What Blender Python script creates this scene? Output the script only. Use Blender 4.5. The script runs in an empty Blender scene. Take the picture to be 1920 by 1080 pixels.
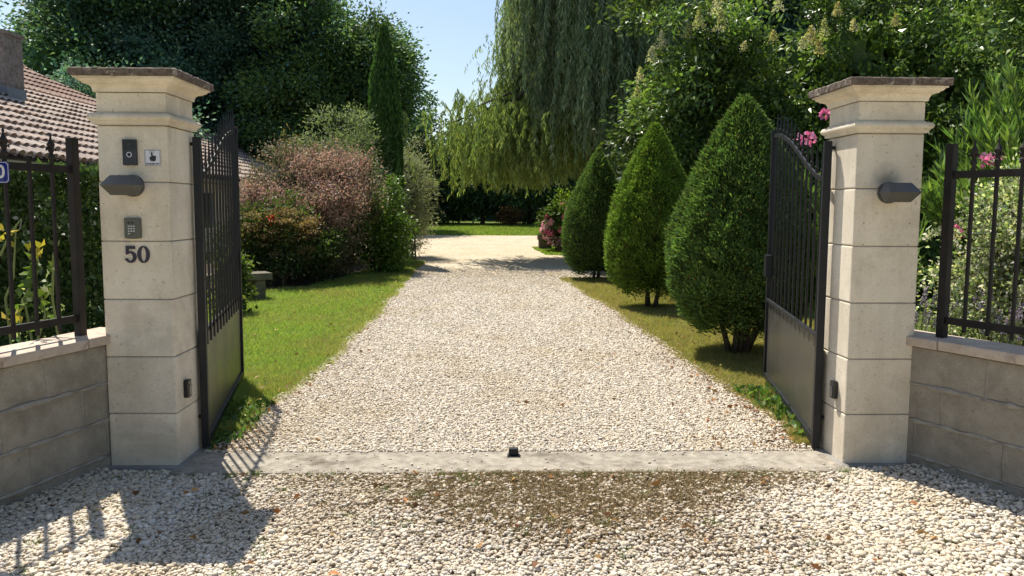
import bpy, bmesh, math
import numpy as np
from mathutils import Vector, Matrix, noise as mnoise

R = math.radians
scene = bpy.context.scene
COL = scene.collection
rng = np.random.default_rng(7)

# ------------------------------------------------------------------ camera
F, PPY, PITCH, ROLL, YAW, CAMZ = 1438., 519., .0909, .0052, .0255, 1.5

def _ray(px, py):
    a, b = px-960, py-PPY
    cr, sr = math.cos(ROLL), math.sin(ROLL)
    u = a*cr+b*sr; w = -a*sr+b*cr
    X = u/F; V = -w/F
    c, s = math.cos(PITCH), math.sin(PITCH)
    yr = c+V*s; z = -s+V*c
    cy, sy = math.cos(YAW), math.sin(YAW)
    return np.array([X*cy+yr*sy, -X*sy+yr*cy, z])

def at(px, py, Y):
    """point of the place seen at a photo pixel, at distance Y"""
    r = _ray(px, py)
    return r*(Y/r[1])+np.array([0, 0, CAMZ])

def make_camera():
    cam = bpy.data.cameras.new('camera'); o = bpy.data.objects.new('camera', cam); COL.objects.link(o)
    cam.sensor_width = 36.0; cam.lens = 36.0*F/1920
    cam.shift_y = (PPY-540)/1920.0
    cam.clip_start = .05; cam.clip_end = 2000
    fwd = Vector((math.sin(YAW)*math.cos(PITCH), math.cos(YAW)*math.cos(PITCH), -math.sin(PITCH)))
    right = Vector((math.cos(YAW), -math.sin(YAW), 0)); up = right.cross(fwd)
    cr, sr = math.cos(ROLL), math.sin(ROLL)
    r2 = right*cr + up*sr; u2 = up*cr - right*sr
    m = Matrix((( r2.x, u2.x, -fwd.x, 0), (r2.y, u2.y, -fwd.y, 0), (r2.z, u2.z, -fwd.z, CAMZ), (0, 0, 0, 1)))
    o.matrix_world = m
    scene.camera = o
make_camera()

# ------------------------------------------------------------------ helpers
def tag(o, label=None, cat=None, group=None, kind=None):
    if label: o['label'] = label
    if cat: o['category'] = cat
    if group: o['group'] = group
    if kind: o['kind'] = kind
    return o

def thing(name, loc, label, cat, group=None):
    o = bpy.data.objects.new(name, None); COL.objects.link(o)
    o.location = loc; o.empty_display_size = .2
    return tag(o, label, cat, group)

def world_loc(o):
    v = Vector((0, 0, 0))
    while o is not None:
        v = v+o.location; o = o.parent
    return v

def link(name, me, mat, parent):
    if mat is not None: me.materials.append(mat)
    o = bpy.data.objects.new(name, me); COL.objects.link(o)
    if parent is not None: o.parent = parent
    return o

def mk(name, V, Fc, mat, parent=None, cols=None, smooth=False):
    """one mesh object from world coordinates"""
    V = np.asarray(V, dtype=np.float32).reshape(-1, 3)
    if parent is not None:
        V = V-np.array(world_loc(parent), dtype=np.float32)
    me = bpy.data.meshes.new(name)
    if isinstance(Fc, np.ndarray):
        n, k = Fc.shape
        me.vertices.add(len(V)); me.vertices.foreach_set('co', V.ravel())
        me.loops.add(n*k); me.loops.foreach_set('vertex_index', Fc.astype(np.int32).ravel())
        me.polygons.add(n); me.polygons.foreach_set('loop_start', np.arange(0, n*k, k, dtype=np.int32))
    else:
        me.from_pydata(V.tolist(), [], [list(f) for f in Fc])
    if cols is not None:
        a = me.attributes.new('Col', 'FLOAT_COLOR', 'POINT')
        c4 = np.ones((len(V), 4), dtype=np.float32); c4[:, :3] = cols
        a.data.foreach_set('color', c4.ravel())
    me.update(calc_edges=True); me.validate()
    if smooth:
        me.polygons.foreach_set('use_smooth', np.ones(len(me.polygons), dtype=bool))
    return link(name, me, mat, parent)

class MB:
    """collects simple solids, then builds them as ONE mesh object"""
    def __init__(s): s.V = []; s.F = []
    def add(s, V, Fc):
        b = len(s.V); s.V += [tuple(v) for v in V]; s.F += [tuple(i+b for i in f) for f in Fc]; return s
    def box(s, c, size, rz=0., axes=None):
        c = np.array(c, float); h = np.array(size, float)/2
        if axes is None:
            cz, sz = math.cos(rz), math.sin(rz)
            axes = (np.array([cz, sz, 0]), np.array([-sz, cz, 0]), np.array([0, 0, 1.]))
        V = []
        for k in (-1, 1):
            for i, j in ((-1, -1), (1, -1), (1, 1), (-1, 1)):
                V.append(c+axes[0]*h[0]*i+axes[1]*h[1]*j+axes[2]*h[2]*k)
        return s.add(V, [(3, 2, 1, 0), (4, 5, 6, 7), (0, 1, 5, 4), (1, 2, 6, 5), (2, 3, 7, 6), (3, 0, 4, 7)])
    def bar(s, a, b, r, n=8, r2=None):
        return s.tube([a, b], [r, r if r2 is None else r2], n)
    def tube(s, pts, rad, n=8):
        pts = [np.array(p, float) for p in pts]; V = []; m = len(pts); prev = None
        for i, p in enumerate(pts):
            d = pts[min(i+1, m-1)]-pts[max(i-1, 0)]; d = d/(np.linalg.norm(d)+1e-9)
            a = prev if prev is not None else (np.array([1., 0, 0]) if abs(d[2]) > .7 else np.array([0, 0, 1.]))
            u = a-d*np.dot(a, d); u = u/(np.linalg.norm(u)+1e-9); prev = u
            w = np.cross(d, u)
            for k in range(n):
                t = 2*math.pi*(k+.5)/n
                V.append(p+rad[i]*(math.cos(t)*u+math.sin(t)*w))
        Fc = []
        for i in range(m-1):
            for k in range(n):
                k2 = (k+1) % n
                Fc.append((i*n+k, i*n+k2, (i+1)*n+k2, (i+1)*n+k))
        Fc.append(tuple(range(n-1, -1, -1))); Fc.append(tuple((m-1)*n+k for k in range(n)))
        return s.add(V, Fc)
    def loft(s, cx, cy, prof):
        """square rings (half width, z) -> mitred moulding"""
        V = []; m = len(prof)
        for h, z in prof:
            V += [(cx-h, cy-h, z), (cx+h, cy-h, z), (cx+h, cy+h, z), (cx-h, cy+h, z)]
        Fc = []
        for i in range(m-1):
            for k in range(4):
                k2 = (k+1) % 4
                Fc.append((i*4+k, i*4+k2, i*4+4+k2, i*4+4+k))
        Fc.append((3, 2, 1, 0)); Fc.append(tuple((m-1)*4+k for k in range(4)))
        return s.add(V, Fc)
    def prism(s, pts, origin, ex, ey, ez, depth):
        """2-D outline in the plane (ex, ey), pushed along ez"""
        o = np.array(origin, float); n = len(pts)
        V = [o+ex*p[0]+ey*p[1] for p in pts]+[o+ex*p[0]+ey*p[1]+ez*depth for p in pts]
        Fc = [tuple(range(n-1, -1, -1)), tuple(range(n, 2*n))]
        for k in range(n):
            k2 = (k+1) % n; Fc.append((k, k2, n+k2, n+k))
        return s.add(V, Fc)
    def ring(s, outer, inner, origin, ex, ey, ez, depth):
        o = np.array(origin, float); n = len(outer); V = []
        for dz in (0, depth):
            for ps in (outer, inner):
                V += [o+ex*p[0]+ey*p[1]+ez*dz for p in ps]
        Fc = []
        for k in range(n):
            k2 = (k+1) % n
            Fc += [(2*n+k, 2*n+k2, 3*n+k2, 3*n+k), (k2, k, n+k, n+k2), (k, k2, 2*n+k2, 2*n+k), (n+k2, n+k, 3*n+k, 3*n+k2)]
        return s.add(V, Fc)
    def build(s, name, mat, parent=None, bevel=0., smooth=False, segs=2):
        if bevel <= 0: return mk(name, s.V, s.F, mat, parent, smooth=smooth)
        V = np.array(s.V, float)
        if parent is not None: V = V-np.array(world_loc(parent))
        me = bpy.data.meshes.new(name); me.from_pydata(V.tolist(), [], s.F)
        bm = bmesh.new(); bm.from_mesh(me)
        bmesh.ops.recalc_face_normals(bm, faces=bm.faces)
        es = [e for e in bm.edges if len(e.link_faces) == 2 and e.calc_face_angle(0) > .5]
        bmesh.ops.bevel(bm, geom=es, offset=bevel, segments=segs, affect='EDGES', profile=.6)
        bm.to_mesh(me); bm.free(); me.update()
        if smooth:
            me.polygons.foreach_set('use_smooth', np.ones(len(me.polygons), dtype=bool))
        return link(name, me, mat, parent)

X3, Y3, Z3 = np.array([1., 0, 0]), np.array([0, 1., 0]), np.array([0, 0, 1.])

def ell(rx, ry, n=28, cx=0, cy=0):
    return [(cx+rx*math.cos(2*math.pi*k/n), cy+ry*math.sin(2*math.pi*k/n)) for k in range(n)]

# ------------------------------------------------------------------ materials
def nodes_of(name):
    m = bpy.data.materials.new(name); m.use_nodes = True
    nt = m.node_tree; b = nt.nodes['Principled BSDF']
    return m, nt, b
def N(nt, t, **kw):
    n = nt.nodes.new(t)
    for k, v in kw.items():
        if k in n.inputs: n.inputs[k].default_value = v
        else: setattr(n, k, v)
    return n
def ramp(nt, src, stops):
    r = nt.nodes.new('ShaderNodeValToRGB'); e = r.color_ramp.elements
    while len(e) < len(stops): e.new(.5)
    for i, (p, c) in enumerate(stops):
        e[i].position = p; e[i].color = (*c, 1) if len(c) == 3 else c
    nt.links.new(src, r.inputs[0]); return r.outputs[0]
def objco(nt):
    return nt.nodes.new('ShaderNodeNewGeometry').outputs['Position']
def noise(nt, scale, detail=6., rough=.6, co=None, dist=0.):
    n = N(nt, 'ShaderNodeTexNoise'); n.inputs['Scale'].default_value = scale
    n.inputs['Detail'].default_value = detail; n.inputs['Roughness'].default_value = rough
    n.inputs['Distortion'].default_value = dist
    nt.links.new(co if co is not None else objco(nt), n.inputs['Vector']); return n.outputs['Fac']
def mixc(nt, fac, a, b, mode='MIX'):
    m = nt.nodes.new('ShaderNodeMix'); m.data_type = 'RGBA'; m.blend_type = mode
    for sock, v in ((m.inputs[0], fac), (m.inputs[6], a), (m.inputs[7], b)):
        if isinstance(v, (int, float)): sock.default_value = v
        elif isinstance(v, tuple): sock.default_value = (*v, 1)
        else: nt.links.new(v, sock)
    return m.outputs[2]
def bump(nt, b, h, strength=.4, dist=.01):
    n = nt.nodes.new('ShaderNodeBump'); n.inputs['Strength'].default_value = strength
    n.inputs['Distance'].default_value = dist
    nt.links.new(h, n.inputs['Height']); nt.links.new(n.outputs[0], b.inputs['Normal'])
def math_(nt, op, a, b=None):
    m = nt.nodes.new('ShaderNodeMath'); m.operation = op
    for i, v in enumerate((a, b)):
        if v is None: continue
        if isinstance(v, (int, float)): m.inputs[i].default_value = v
        else: nt.links.new(v, m.inputs[i])
    return m.outputs[0]

def mat_rough(name, c1, c2, scale, rough=.85, bs=40., bstr=.35, bdist=.006, c3=None, scale3=2., thr=(.5, .7), fine=None, streak=False):
    m, nt, b = nodes_of(name)
    col = ramp(nt, noise(nt, scale, 8, .65), [(.32, c1), (.68, c2)])
    if fine: # dark pits and grains
        g = ramp(nt, noise(nt, fine, 3, .6), [(.29, (.35, .32, .28)), (.37, (1, 1, 1))])
        col = mixc(nt, .55, col, g, 'MULTIPLY')
    if c3:
        f = ramp(nt, noise(nt, scale3, 6, .7, dist=.4), [(thr[0], (0, 0, 0)), (thr[1], (1, 1, 1))])
        col = mixc(nt, f, col, c3)
    if streak: # rain streaks, and the soot over the right lamp
        mp = nt.nodes.new('ShaderNodeMapping'); mp.inputs['Scale'].default_value = (11, 11, .9)
        nt.links.new(objco(nt), mp.inputs[0])
        f = ramp(nt, noise(nt, 1., 5, .6, mp.outputs[0]), [(.42, (1, 1, 1)), (.72, (.80, .78, .75))])
        col = mixc(nt, .45, col, f, 'MULTIPLY')
        d = nt.nodes.new('ShaderNodeVectorMath'); d.operation = 'DISTANCE'; nt.links.new(objco(nt), d.inputs[0]); d.inputs[1].default_value = (2.22, 4.29, 1.665)
        dd = math_(nt, 'ADD', d.outputs['Value'], math_(nt, 'MULTIPLY', noise(nt, 22., 5, .7), .09))
        col = mixc(nt, ramp(nt, dd, [(.06, (.5, .5, .5)), (.15, (0, 0, 0))]), col, (.07, .065, .06))
    if streak or name == 'concrete_block':
        col = mixc(nt, .75, col, ramp(nt, noise(nt, 260., 2, .8), [(.36, (.86, .845, .82)), (.62, (1.14, 1.14, 1.13))]), 'MULTIPLY')
        oi = nt.nodes.new('ShaderNodeObjectInfo'); col = mixc(nt, .9, col, ramp(nt, oi.outputs['Random'], [(0, (.88, .87, .86)), (1, (1.05, 1.04, 1.02))]), 'MULTIPLY')
    nt.links.new(col, b.inputs['Base Color']); b.inputs['Roughness'].default_value = rough
    b.inputs['Specular IOR Level'].default_value = .25
    bump(nt, b, noise(nt, bs, 6, .7), bstr, bdist)
    return m
def mat_plain(name, c, rough=.5, metal=0., var=.12, scale=25., bs=0., spec=.5):
    m, nt, b = nodes_of(name)
    c2 = tuple(min(1, x*(1+var)) for x in c); c1 = tuple(x*(1-var) for x in c)
    nt.links.new(ramp(nt, noise(nt, scale, 5, .6), [(.3, c1), (.7, c2)]), b.inputs['Base Color'])
    r = ramp(nt, noise(nt, scale*.5, 4, .6), [(.3, (rough*.8,)*3), (.7, (min(1, rough*1.2),)*3)])
    nt.links.new(r, b.inputs['Roughness'])
    b.inputs['Metallic'].default_value = metal; b.inputs['Specular IOR Level'].default_value = spec
    if bs: bump(nt, b, noise(nt, bs, 4, .6), .15, .002)
    return m
def mat_leaf(name, rough=.45, transl=.35, spec=.4, tint=(1.15, 1.25, .55)):
    m, nt, b = nodes_of(name)
    a = nt.nodes.new('ShaderNodeAttribute'); a.attribute_name = 'Col'
    nt.links.new(a.outputs['Color'], b.inputs['Base Color'])
    b.inputs['Roughness'].default_value = rough; b.inputs['Specular IOR Level'].default_value = spec
    t = nt.nodes.new('ShaderNodeBsdfTranslucent')
    nt.links.new(mixc(nt, 1., a.outputs['Color'], tint, 'MULTIPLY'), t.inputs['Color'])
    mx = nt.nodes.new('ShaderNodeMixShader'); mx.inputs[0].default_value = transl
    out = nt.nodes['Material Output']
    nt.links.new(b.outputs[0], mx.inputs[1]); nt.links.new(t.outputs[0], mx.inputs[2]); nt.links.new(mx.outputs[0], out.inputs['Surface'])
    return m
def mat_attr(name, rough=.8, spec=.3, nscale=60., bstr=.3, bd=.003):
    m, nt, b = nodes_of(name)
    a = nt.nodes.new('ShaderNodeAttribute'); a.attribute_name = 'Col'
    v = ramp(nt, noise(nt, nscale, 5, .65), [(.3, (.72, .70, .67)), (.65, (1.08, 1.08, 1.08))])
    nt.links.new(mixc(nt, 1., a.outputs['Color'], v, 'MULTIPLY'), b.inputs['Base Color'])
    b.inputs['Roughness'].default_value = rough; b.inputs['Specular IOR Level'].default_value = spec
    bump(nt, b, noise(nt, nscale, 5, .6), bstr, bd)
    return m

M = {}
M['stone'] = mat_rough('limestone', (.63, .56, .45), (.82, .745, .625), 2.2, .9, 150, .55, .005, (.47, .405, .31), 1.7, (.48, .74), fine=52., streak=True)
M['stone_clean'] = mat_rough('limestone_under_plate', (.63, .55, .43), (.69, .61, .485), 6, .9, 150, .4, .004)
M['cap'] = mat_rough('weathered_cap', (.075, .055, .045), (.21, .165, .135), 40, .95, 60, .9, .012, (.40, .35, .29), 14., (.56, .66))
M['block'] = mat_rough('concrete_block', (.275, .245, .195), (.46, .415, .34), 4., .95, 75, 1., .012, (.19, .17, .135), 1.8, (.48, .72), fine=60.)
M['mortar'] = mat_rough('mortar', (.25, .225, .185), (.40, .365, .31), 12., .95, 90, .9, .008)
M['coping'] = mat_rough('coping_stone', (.40, .32, .25), (.56, .475, .385), 7., .9, 70, .5, .006, (.30, .24, .20), 11., (.55, .72))
M['footing'] = mat_rough('cement', (.20, .19, .17), (.33, .31, .28), 6., .95, 60, .8, .01)
M['sill'] = mat_rough('sill_concrete', (.19, .165, .13), (.385, .345, .28), 16., .9, 110, .7, .006, (.11, .092, .066), 2.6, (.54, .68), fine=70.)
M['iron'] = mat_plain('anthracite_paint', (.011, .012, .015), .48, .0, .2, 18., 90., .3)
M['iron_old'] = mat_plain('old_black_paint', (.016, .0125, .011), .65, .0, .5, 14., 60., .3)
M['panel'] = mat_plain('gate_panel_paint', (.040, .038, .034), .36, .0, .12, 6., 40., .6)
M['lamp'] = mat_plain('lamp_metal', (.085, .085, .082), .5, .2, .1, 20.)
M['black'] = mat_plain('black_plastic', (.012, .012, .014), .3, 0, .1)
M['gunmetal'] = mat_plain('brushed_dark_metal', (.055, .055, .065), .35, .6, .1)
M['grey'] = mat_plain('grey_green_metal', (.10, .105, .085), .5, .2, .1)
M['white'] = mat_plain('white_plate', (.62, .62, .66), .45, 0, .04)
M['navy'] = mat_plain('navy_digits', (.022, .018, .04), .4, 0, .1)
M['enamel'] = mat_plain('blue_enamel', (.02, .03, .20), .2, 0, .08)
M['bark'] = mat_rough('bark', (.055, .042, .03), (.13, .105, .08), 14, .95, 60, .9, .02)
M['twig'] = mat_plain('twig', (.10, .075, .045), .8, 0, .3, 30)
M['greenstem'] = mat_plain('green_stem', (.16, .20, .06), .6, 0, .2, 30)
M['leaf'] = mat_leaf('leaf', .55, .40, .22)
M['leaf_far'] = mat_leaf('far_leaf', .6, .36, .28, (1.1, 1.15, .8))
M['leaf_dull'] = mat_leaf('dull_leaf', .65, .38, .15)
M['leaf_gloss'] = mat_leaf('glossy_leaf', .38, .33, .32)
M['needle'] = mat_leaf('conifer_spray', .7, .30, .12, (1.0, 1.1, .5))
M['grassblade'] = mat_leaf('grass_blade', .6, .45, .15, (1.15, 1.2, .6))
M['petal'] = mat_leaf('petal', .6, .35, .2, (1.1, .9, .95))
M['leaf_pink'] = mat_leaf('pink_leaf', .6, .35, .2, (1.12, 1., .82))
M['pebble'] = mat_attr('pebble', .75, .3, 45., .35, .004)
M['tile'] = mat_attr('clay_tile', .9, .15, 22., .5, .006)
M['litter'] = mat_leaf('dead_leaf', .7, .2, .2, (1.1, 1., .8))
M['chimney'] = mat_rough('chimney_render', (.16, .135, .12), (.30, .265, .24), 14, .95, 60, .8, .01, (.10, .085, .075), 6., (.5, .7))
M['lead'] = mat_plain('lead_flashing', (.20, .22, .25), .5, .5, .15)
M['render'] = mat_rough('house_render', (.55, .49, .38), (.66, .60, .48), 2., .9, 50, .3, .004)
M['gutter'] = mat_plain('gutter_paint', (.42, .38, .27), .5, 0, .1)
M['wood'] = mat_plain('fascia_wood', (.13, .10, .08), .7, 0, .25)
M['bench'] = mat_rough('bench_stone', (.09, .08, .055), (.19, .165, .115), 8, .95, 60, .7, .01, (.14, .13, .09), 4., (.5, .7))
M['brownblock'] = mat_rough('mossy_stone', (.09, .07, .05), (.20, .16, .12), 9, .95, 50, .8, .015)
M['moss'] = mat_rough('moss', (.03, .05, .01), (.07, .09, .02), 20, 1., 80, .9, .01)
M['pane'] = mat_plain('window_glass', (.03, .035, .04), .08, 0, .05)

def mat_gravel():
    m, nt, b = nodes_of('gravel')
    co = objco(nt)
    def vor(scale, feat='F1'):
        v = nt.nodes.new('ShaderNodeTexVoronoi'); v.feature = feat; v.inputs['Scale'].default_value = scale
        mp = nt.nodes.new('ShaderNodeMapping'); mp.inputs['Scale'].default_value = (1, 1, .3)
        nt.links.new(co, mp.inputs[0]); nt.links.new(mp.outputs[0], v.inputs['Vector']); return v
    v = vor(42.)
    sep = nt.nodes.new('ShaderNodeSeparateColor'); nt.links.new(v.outputs['Color'], sep.inputs[0])
    col = ramp(nt, sep.outputs[0], [(0., (.33, .27, .19)), (.10, (.42, .31, .17)), (.20, (.51, .42, .28)), (.5, (.58, .50, .365)), (.8, (.63, .56, .44)), (1., (.68, .63, .53))])
    e = vor(42., 'DISTANCE_TO_EDGE')
    gap = ramp(nt, e.outputs['Distance'], [(.0, (.38, .33, .26)), (.10, (1, 1, 1))])
    col = mixc(nt, .8, col, gap, 'MULTIPLY')
    big = ramp(nt, noise(nt, .9, 6, .65, co), [(.42, (1, 1, 1)), (.75, (.86, .78, .66))])
    col = mixc(nt, .8, col, big, 'MULTIPLY')
    sp = nt.nodes.new('ShaderNodeSeparateXYZ'); nt.links.new(co, sp.inputs[0])
    bed = ramp(nt, noise(nt, 38., 6, .75, co), [(.3, (.40, .335, .235)), (.7, (.66, .57, .43))])
    mr = nt.nodes.new('ShaderNodeMapRange'); nt.links.new(sp.outputs[1], mr.inputs[0]); mr.inputs[1].default_value = 8.5; mr.inputs[2].default_value = 14.5
    col = mixc(nt, mr.outputs[0], bed, col)
    def g(v, c, w):
        q = math_(nt, 'DIVIDE', math_(nt, 'SUBTRACT', v, c), w); return math_(nt, 'MULTIPLY', q, q)
    e2 = math_(nt, 'EXPONENT', math_(nt, 'MULTIPLY', math_(nt, 'ADD', g(sp.outputs[0], .40, 1.15), g(sp.outputs[1], 3.9, .85)), -1.))
    e2 = math_(nt, 'MULTIPLY', e2, math_(nt, 'ADD', .45, noise(nt, 7., 5, .65, co)))
    soil = ramp(nt, noise(nt, 24., 6, .7, co), [(.3, (.16, .115, .07)), (.7, (.38, .295, .195))])
    col = mixc(nt, ramp(nt, e2, [(.12, (0, 0, 0)), (.5, (1, 1, 1))]), col, soil)
    nt.links.new(col, b.inputs['Base Color']); b.inputs['Roughness'].default_value = .85
    b.inputs['Specular IOR Level'].default_value = .2
    h = math_(nt, 'ADD', math_(nt, 'MULTIPLY', v.outputs['Distance'], -1.), math_(nt, 'MULTIPLY', noise(nt, 30, 4, .6, co), .6))
    bump(nt, b, h, .8, .02)
    return m
M['gravel'] = mat_gravel()
def mat_ground():
    m, nt, b = nodes_of('lawn')
    co = objco(nt)
    g = ramp(nt, noise(nt, 1.1, 7, .7, co), [(.3, (.085, .13, .028)), (.5, (.12, .165, .035)), (.72, (.19, .19, .07))])
    f = ramp(nt, noise(nt, 45, 5, .75, co), [(.3, (.5, .5, .45)), (.6, (1.1, 1.1, 1.05))])
    nt.links.new(mixc(nt, .9, g, f, 'MULTIPLY'), b.inputs['Base Color']); b.inputs['Roughness'].default_value = .95
    b.inputs['Specular IOR Level'].default_value = .1
    bump(nt, b, noise(nt, 60, 5, .8, co), .9, .03)
    return m
M['ground'] = mat_ground()
M['soil'] = mat_rough('soil', (.045, .034, .024), (.11, .085, .06), 6, 1., 40, .9, .03)

# ------------------------------------------------------------------ light, sky
SUN = np.array([-.645, 1.12, 2.2]); SUN = SUN/np.linalg.norm(SUN)
def make_light():
    l = bpy.data.lights.new('sun', 'SUN'); l.energy = 4.1; l.angle = R(.55); l.color = (1., .945, .84)
    o = bpy.data.objects.new('sun', l); COL.objects.link(o)
    o.rotation_euler = Vector(SUN).to_track_quat('Z', 'Y').to_euler(); o.location = (-10, 20, 40)
    w = bpy.data.worlds.new('World'); scene.world = w; w.use_nodes = True
    nt = w.node_tree; bg = nt.nodes['Background']
    sky = nt.nodes.new('ShaderNodeTexSky'); sky.sky_type = 'NISHITA'; sky.sun_disc = False
    sky.sun_elevation = math.asin(SUN[2]); sky.sun_rotation = math.atan2(SUN[0], SUN[1])
    sky.altitude = 50; sky.air_density = 1.15; sky.dust_density = 1.2; sky.ozone_density = 1.2
    nt.links.new(sky.outputs[0], bg.inputs['Color']); bg.inputs['Strength'].default_value = .073
make_light()
scene.view_settings.view_transform = 'Standard'; scene.view_settings.look = 'None'
scene.view_settings.exposure = 1.0; scene.view_settings.gamma = 1.
scene.cycles.max_bounces = 8; scene.cycles.diffuse_bounces = 4; scene.cycles.transmission_bounces = 4
scene.cycles.use_denoising = True; scene.cycles.use_adaptive_sampling = False; scene.cycles.sample_clamp_indirect = 12.

# ------------------------------------------------------------------ ground, drive
def gz(y):
    return np.where(np.asarray(y, float) > 18, .018*(np.asarray(y, float)-18), 0.)*1.0

def wob(t, seed, amp=1.):
    t = np.asarray(t, float); o = np.zeros_like(t); r = np.random.default_rng(seed)
    for f, a in ((.35, .5), (.9, .35), (2.1, .25), (4.7, .16), (9., .08)):
        o = o+a*np.sin(t*f+r.uniform(0, 6.28))
    return o*amp
def edge_l(y):
    y = np.asarray(y, float)
    e = np.interp(y, [-20, 4.1, 4.25, 4.6, 6, 8, 10.6, 13.7, 20, 22.2, 23.6, 33], [-9, -9, -1.74, -1.72, -1.66, -1.6, -1.52, -1.7, -1.93, -2.4, -9., -12])
    return e+np.where(y > 4.6, wob(y, 3, .10), 0)
def edge_r(y):
    y = np.asarray(y, float)
    e = np.interp(y, [-20, 4.1, 4.25, 4.6, 6, 7, 8.2, 10.6, 12.5, 15.9, 16.5, 21.8, 22.6, 25.6, 27.2, 33], [9, 9, 2.0, 1.96, 2.0, 1.9, 1.8, 1.72, 1.72, 1.5, 6., 6., 1.5, 1.25, 8., 9.])
    return e+np.where(y > 4.6, wob(y, 5, .11), 0)

def make_ground():
    ys = np.concatenate([[-25, -12, 0, 6, 12], np.linspace(18, 70, 27), [85, 100]])
    xs = np.array([-90, -60, -30, -15, -8, -4, 0, 4, 8, 15, 30, 60, 90.])
    V = [(x, y, float(gz(min(y, 80)))) for y in ys for x in xs]
    n = len(xs)
    Fc = [(j*n+i, j*n+i+1, (j+1)*n+i+1, (j+1)*n+i) for j in range(len(ys)-1) for i in range(n-1)]
    tag(mk('ground', V, Fc, M['ground']), kind='structure')
    ys = np.concatenate([np.arange(-6, 4.0, .25), np.arange(4.0, 33.05, .07)])
    l, r = edge_l(ys), edge_r(ys); V = []; Fc = []
    K = 7
    for y, a, b in zip(ys, l, r):
        z = float(gz(y))+.005
        for k in range(K): V.append((a+(b-a)*k/(K-1), y, z))
    for j in range(len(ys)-1):
        for k in range(K-1):
            Fc.append((j*K+k, j*K+k+1, (j+1)*K+k+1, (j+1)*K+k))
    tag(mk('driveway', V, Fc, M['gravel']), kind='structure')
    # planted bed on the left
    ys = np.arange(12.4, 22.2, .2); V = []; Fc = []
    for y in ys:
        a = np.interp(y, [12.4, 13, 15, 17, 20, 22.2], [-4.4, -3.5, -3.15, -2.75, -2.35, -2.6])+.06*math.sin(y*5)
        for x in (-7.2, a): V.append((x, y, float(gz(y))+.004))
    for j in range(len(ys)-1): Fc.append((2*j, 2*j+1, 2*j+3, 2*j+2))
    tag(mk('flower_bed', V, Fc, M['soil']), kind='structure')
    b = MB(); b.box((.13, 4.365, -.04), (3.86, .37, .12))
    tag(b.build('concrete_sill', M['sill'], None, .012), kind='structure')
make_ground()

# ------------------------------------------------------------------ pebbles
def ico(sub):
    bm = bmesh.new(); bmesh.ops.create_icosphere(bm, subdivisions=sub, radius=1.)
    bm.verts.ensure_lookup_table()
    V = np.array([v.co[:] for v in bm.verts]); Fc = np.array([[v.index for v in f.verts] for f in bm.faces]); bm.free()
    return V, Fc
PAL = np.array([(0.625, 0.551, 0.437), (0.59, 0.505, 0.387), (0.666, 0.611, 0.529), (0.645, 0.58, 0.475), (0.514, 0.413, 0.282), (0.485, 0.446, 0.394), (0.555, 0.495, 0.418), (0.402, 0.315, 0.228)])
PW = np.array([.27, .19, .15, .17, .07, .06, .07, .02]); PW = PW/PW.sum()

def dirt(x, y):
    """how much earth lies over the gravel in front of the sill"""
    a = .92*np.exp(-(((x-.22)/.62)**2+((y-4.05)/.52)**2))
    a += .9*np.exp(-(((x-1.35)/.55)**2+((y-4.10)/.16)**2))+.5*np.exp(-(((x-1.05)/.3)**2+((y-3.85)/.22)**2))+.35*np.exp(-(((x-1.)/.5)**2+((y-3.2)/.25)**2))+.3*np.exp(-(((x+.9)/.6)**2+((y-3.75)/.3)**2))
    a += .5*np.exp(-(((x+1.1)/.5)**2+((y-4.12)/.12)**2))
    a += .62*np.exp(-(((x-.4)/.85)**2+((y-3.55)/.42)**2))
    n_ = .5+.30*np.sin(x*17+3*np.sin(y*9))*np.sin(y*19+2*np.sin(x*7))+.28*np.sin(x*41+y*13)*np.sin(y*47-x*11)+.2*np.sin(x*6.3+1)*np.sin(y*7.7+x*3)
    return np.clip(a*(.45+1.1*n_), 0, 1)

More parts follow.
